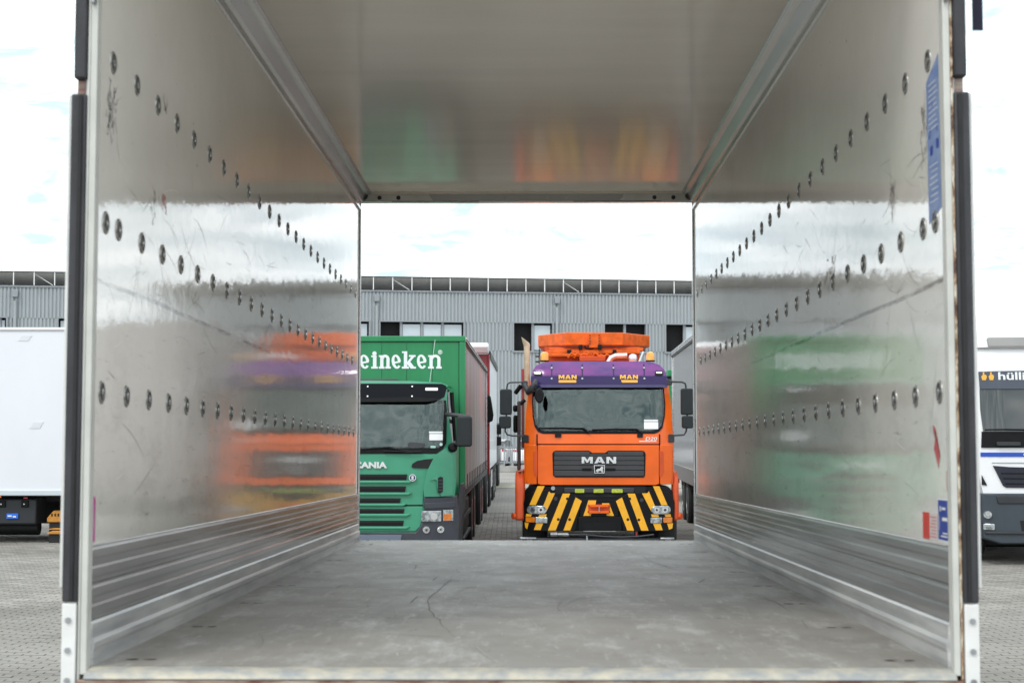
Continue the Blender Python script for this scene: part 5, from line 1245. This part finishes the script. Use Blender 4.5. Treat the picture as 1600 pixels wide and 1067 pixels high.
cp = [(-.36, 3.9), (-.365, 3.3), (-.385, 2.7), (-.40, 2.35), (-.375, 1.9), (-.31, 1.4), (-.22, .8)]
ribbon(ck, smooth_path(cp), .0045, lambda a, b: (a, b, .0012))
ribbon(ck, smooth_path([(.72, 5.6), (.74, 4.9), (.80, 4.3), (.92, 3.8)]), .004, lambda a, b: (a, b, .0012))
ribbon(ck, smooth_path([(1.0, 2.6), (1.06, 2.2), (1.05, 1.7)]), .004, lambda a, b: (a, b, .0012))
fs_, fl_ = G(), G()
for k in range(110):
    x = random.uniform(-1.15, 1.15); y = random.uniform(.05, 7.2); ln = random.uniform(.08, .7); a = random.choice([math.pi / 2 + random.gauss(0, .15), random.gauss(0, .2)]); cu = random.uniform(-.8, .8)
    p = []
    for i in range(6): p.append((x, y)); x += math.cos(a) * ln / 6; y += math.sin(a) * ln / 6; a += cu * ln / 6
    if max(abs(q[0]) for q in p) > 1.19 or max(q[1] for q in p) > 7.4 or min(q[1] for q in p) < .02: continue
    ribbon(fs_ if k % 3 == 0 else fl_, p, random.choice([.002, .003, .006]), lambda a_, b_: (a_, b_, .0009 + .00001 * k))
fs_.obj('floor_scrapes', M['floormark'], sb, smooth=False, kind='stuff'); fl_.obj('pale_floor_scrapes', M['floorpale'], sb, smooth=False, kind='stuff')
ck.obj('floor_crack', M['floormark'], sb, smooth=False)
# scratches and scrawls on the walls
random.seed(21)
for s in (-1, 1):
    gd = G(); gl = G()
    fn = lambda a, b: (s * (HW - .0006), a, b)
    for k in range(260):
        y = random.uniform(.1, 6.6); z = random.choice([random.uniform(.9, 1.7), random.uniform(1.1, 1.55), random.uniform(.4, 1.2)])
        ln = random.uniform(.05, .38); an = random.choice([random.gauss(0, .25), random.uniform(-1.3, 1.3)]) ; cur = random.uniform(-2.5, 2.5)
        pts = []; a = an
        n = 7
        for i in range(n):
            pts.append((y, z)); y += math.cos(a) * ln / n; z += math.sin(a) * ln / n; a += cur * ln / n
        if z > 1.75 or z < .36 or y > 7.3 or y < .05: continue
        ribbon(gd if random.random() < .7 else gl, pts, random.choice([.0007, .0010, .0016]), fn)
    gd.obj('scratches', M['scratch'], sb, smooth=False, kind='stuff'); gl.obj('light_scratches', M['scratchlight'], sb, smooth=False, kind='stuff')
def wallpoly(s, pts, m_, nm, off=.001, parent=None, **k):
    return G().add([(s * (HW - off), y, z) for y, z in pts], [tuple(range(len(pts)))]).obj(nm, m_, parent or sb, smooth=False, **k)
def wrect(y0, y1, z0, z1): return [(y0, z0), (y1, z0), (y1, z1), (y0, z1)]
# right wall stickers
st = wallpoly(1, [(.035, 1.33), (.19, 1.30), (.20, 1.735), (.045, 1.79)], M['blue_sticker'], 'safety_sticker', label='faded tall blue sticker')
for (a, b, c, d) in ((.055, .085, 1.512, 1.54), (.125, .16, 1.502, 1.53)): wallpoly(1, wrect(a, b, c, d), M['navy'], 'sticker_symbol', .0018, st)
for k in range(9): wallpoly(1, wrect(.06 + .01 * (k % 3), .17, 1.58 + k * .017, 1.583 + k * .017), M['sticker_white'], 'sticker_print', .0018, st)
for k in range(7): wallpoly(1, wrect(.07, .17 - .012 * (k % 3), 1.36 + k * .018, 1.363 + k * .018), M['sticker_white'], 'sticker_print', .0018, st)
for (a, z) in ((.07, 1.565), (.15, 1.57), (.12, 1.645), (.16, 1.555)): wallpoly(1, wrect(a, a + .008, z, z + .016), M['navy'], 'sticker_symbol', .0019, st)
nb = wallpoly(1, wrect(.02, .145, .352, .478), M['sticker_white'], 'notice_sticker', label='navy blue notice with white print')
wallpoly(1, wrect(.025, .140, .357, .473), M['navy'], 'notice_field', .0016, nb)
for y, z, w1, h in ((.032, .375, .055, .004), (.032, .366, .075, .004), (.03, .413, .062, .010), (.05, .445, .045, .007), (.105, .44, .012, .016), (.124, .385, .004, .045)):
    wallpoly(1, wrect(y, y + w1, z, z + h), M['sticker_white'], 'notice_print', .0022, nb)
rd = wallpoly(1, wrect(.155, .335, .352, .432), M['pale_sticker'], 'red_white_sticker', label='half red half pale sticker')
wallpoly(1, wrect(.25, .335, .352, .432), M['red_sticker'], 'red_field', .0016, rd)
for k in range(7): wallpoly(1, wrect(.165, .24 - .008 * (k % 3), .36 + k * .0098, .3622 + k * .0098), M['red_sticker'], 'sticker_print', .0018, rd)
wallpoly(1, [(.13, .565), (.18, .62), (.165, .655), (.15, .675), (.165, .688), (.19, .695), (.19, .682), (.16, .672), (.135, .645), (.105, .605)], M['redmark'], 'crayon_mark')
wallpoly(1, wrect(.03, .036, .50, .56), M['redmark'], 'crayon_streak'); wallpoly(1, wrect(.02, .024, .58, .90), M['redmark'], 'crayon_streak')
def scrawl(s, y0, y1, z0, z1, m_, nm, n=26, w_=.004, sd_=1):
    rr = random.Random(sd_); g = G()
    for k in range(n):
        y = rr.uniform(y0, y1); z = rr.uniform(z0, z1); p = [(y, z)]
        for i in range(3): y += rr.uniform(-.02, .02); z += rr.uniform(-.03, .03); p.append((y, z))
        ribbon(g, p, w_, lambda a, b: (s * (HW - .0011), a, b))
    g.obj(nm, m_, sb, smooth=False)
scrawl(-1, .12, .19, 1.60, 1.74, M['ink'], 'ink_scrawl', 30, .0032, 4)
scrawl(1, .21, .27, 1.50, 1.66, M['scratch'], 'pencil_scrawl', 24, .003, 5); scrawl(1, .66, .74, 1.40, 1.50, M['scratch'], 'pencil_scrawl', 22, .003, 6)
scrawl(-1, .72, .76, 1.40, 1.50, M['scratch'], 'pencil_scrawl', 10, .003, 7); scrawl(-1, .88, .94, 1.43, 1.50, M['redmark'], 'red_scrawl', 8, .005, 8)
scrawl(1, 1.75, 2.0, 1.30, 1.40, mat('rusty_scuff', (.22, .11, .08), .7), 'rust_scuff', 16, .006, 9)
scrawl(-1, .85, .92, 1.78, 1.86, M['scratch'], 'pencil_scrawl', 5, .005, 10); scrawl(-1, 4.8, 5.2, 1.3, 1.6, M['scratch'], 'pencil_scrawl', 14, .004, 11)
wallpoly(-1, [(.02, .352), (.055, .352), (.055, .47), (.045, .485), (.028, .482)], M['magenta'], 'magenta_mark')
# strap hanging outside at the top right
G().box(1.345, 1.375, .05, .056, 1.86, 2.6).obj('hanging_strap', mat('navy_webbing', (.010, .010, .03), .8), sb)
print('objects', len(bpy.data.objects), 'tris approx', sum(len(m.polygons) for m in bpy.data.meshes) * 2)
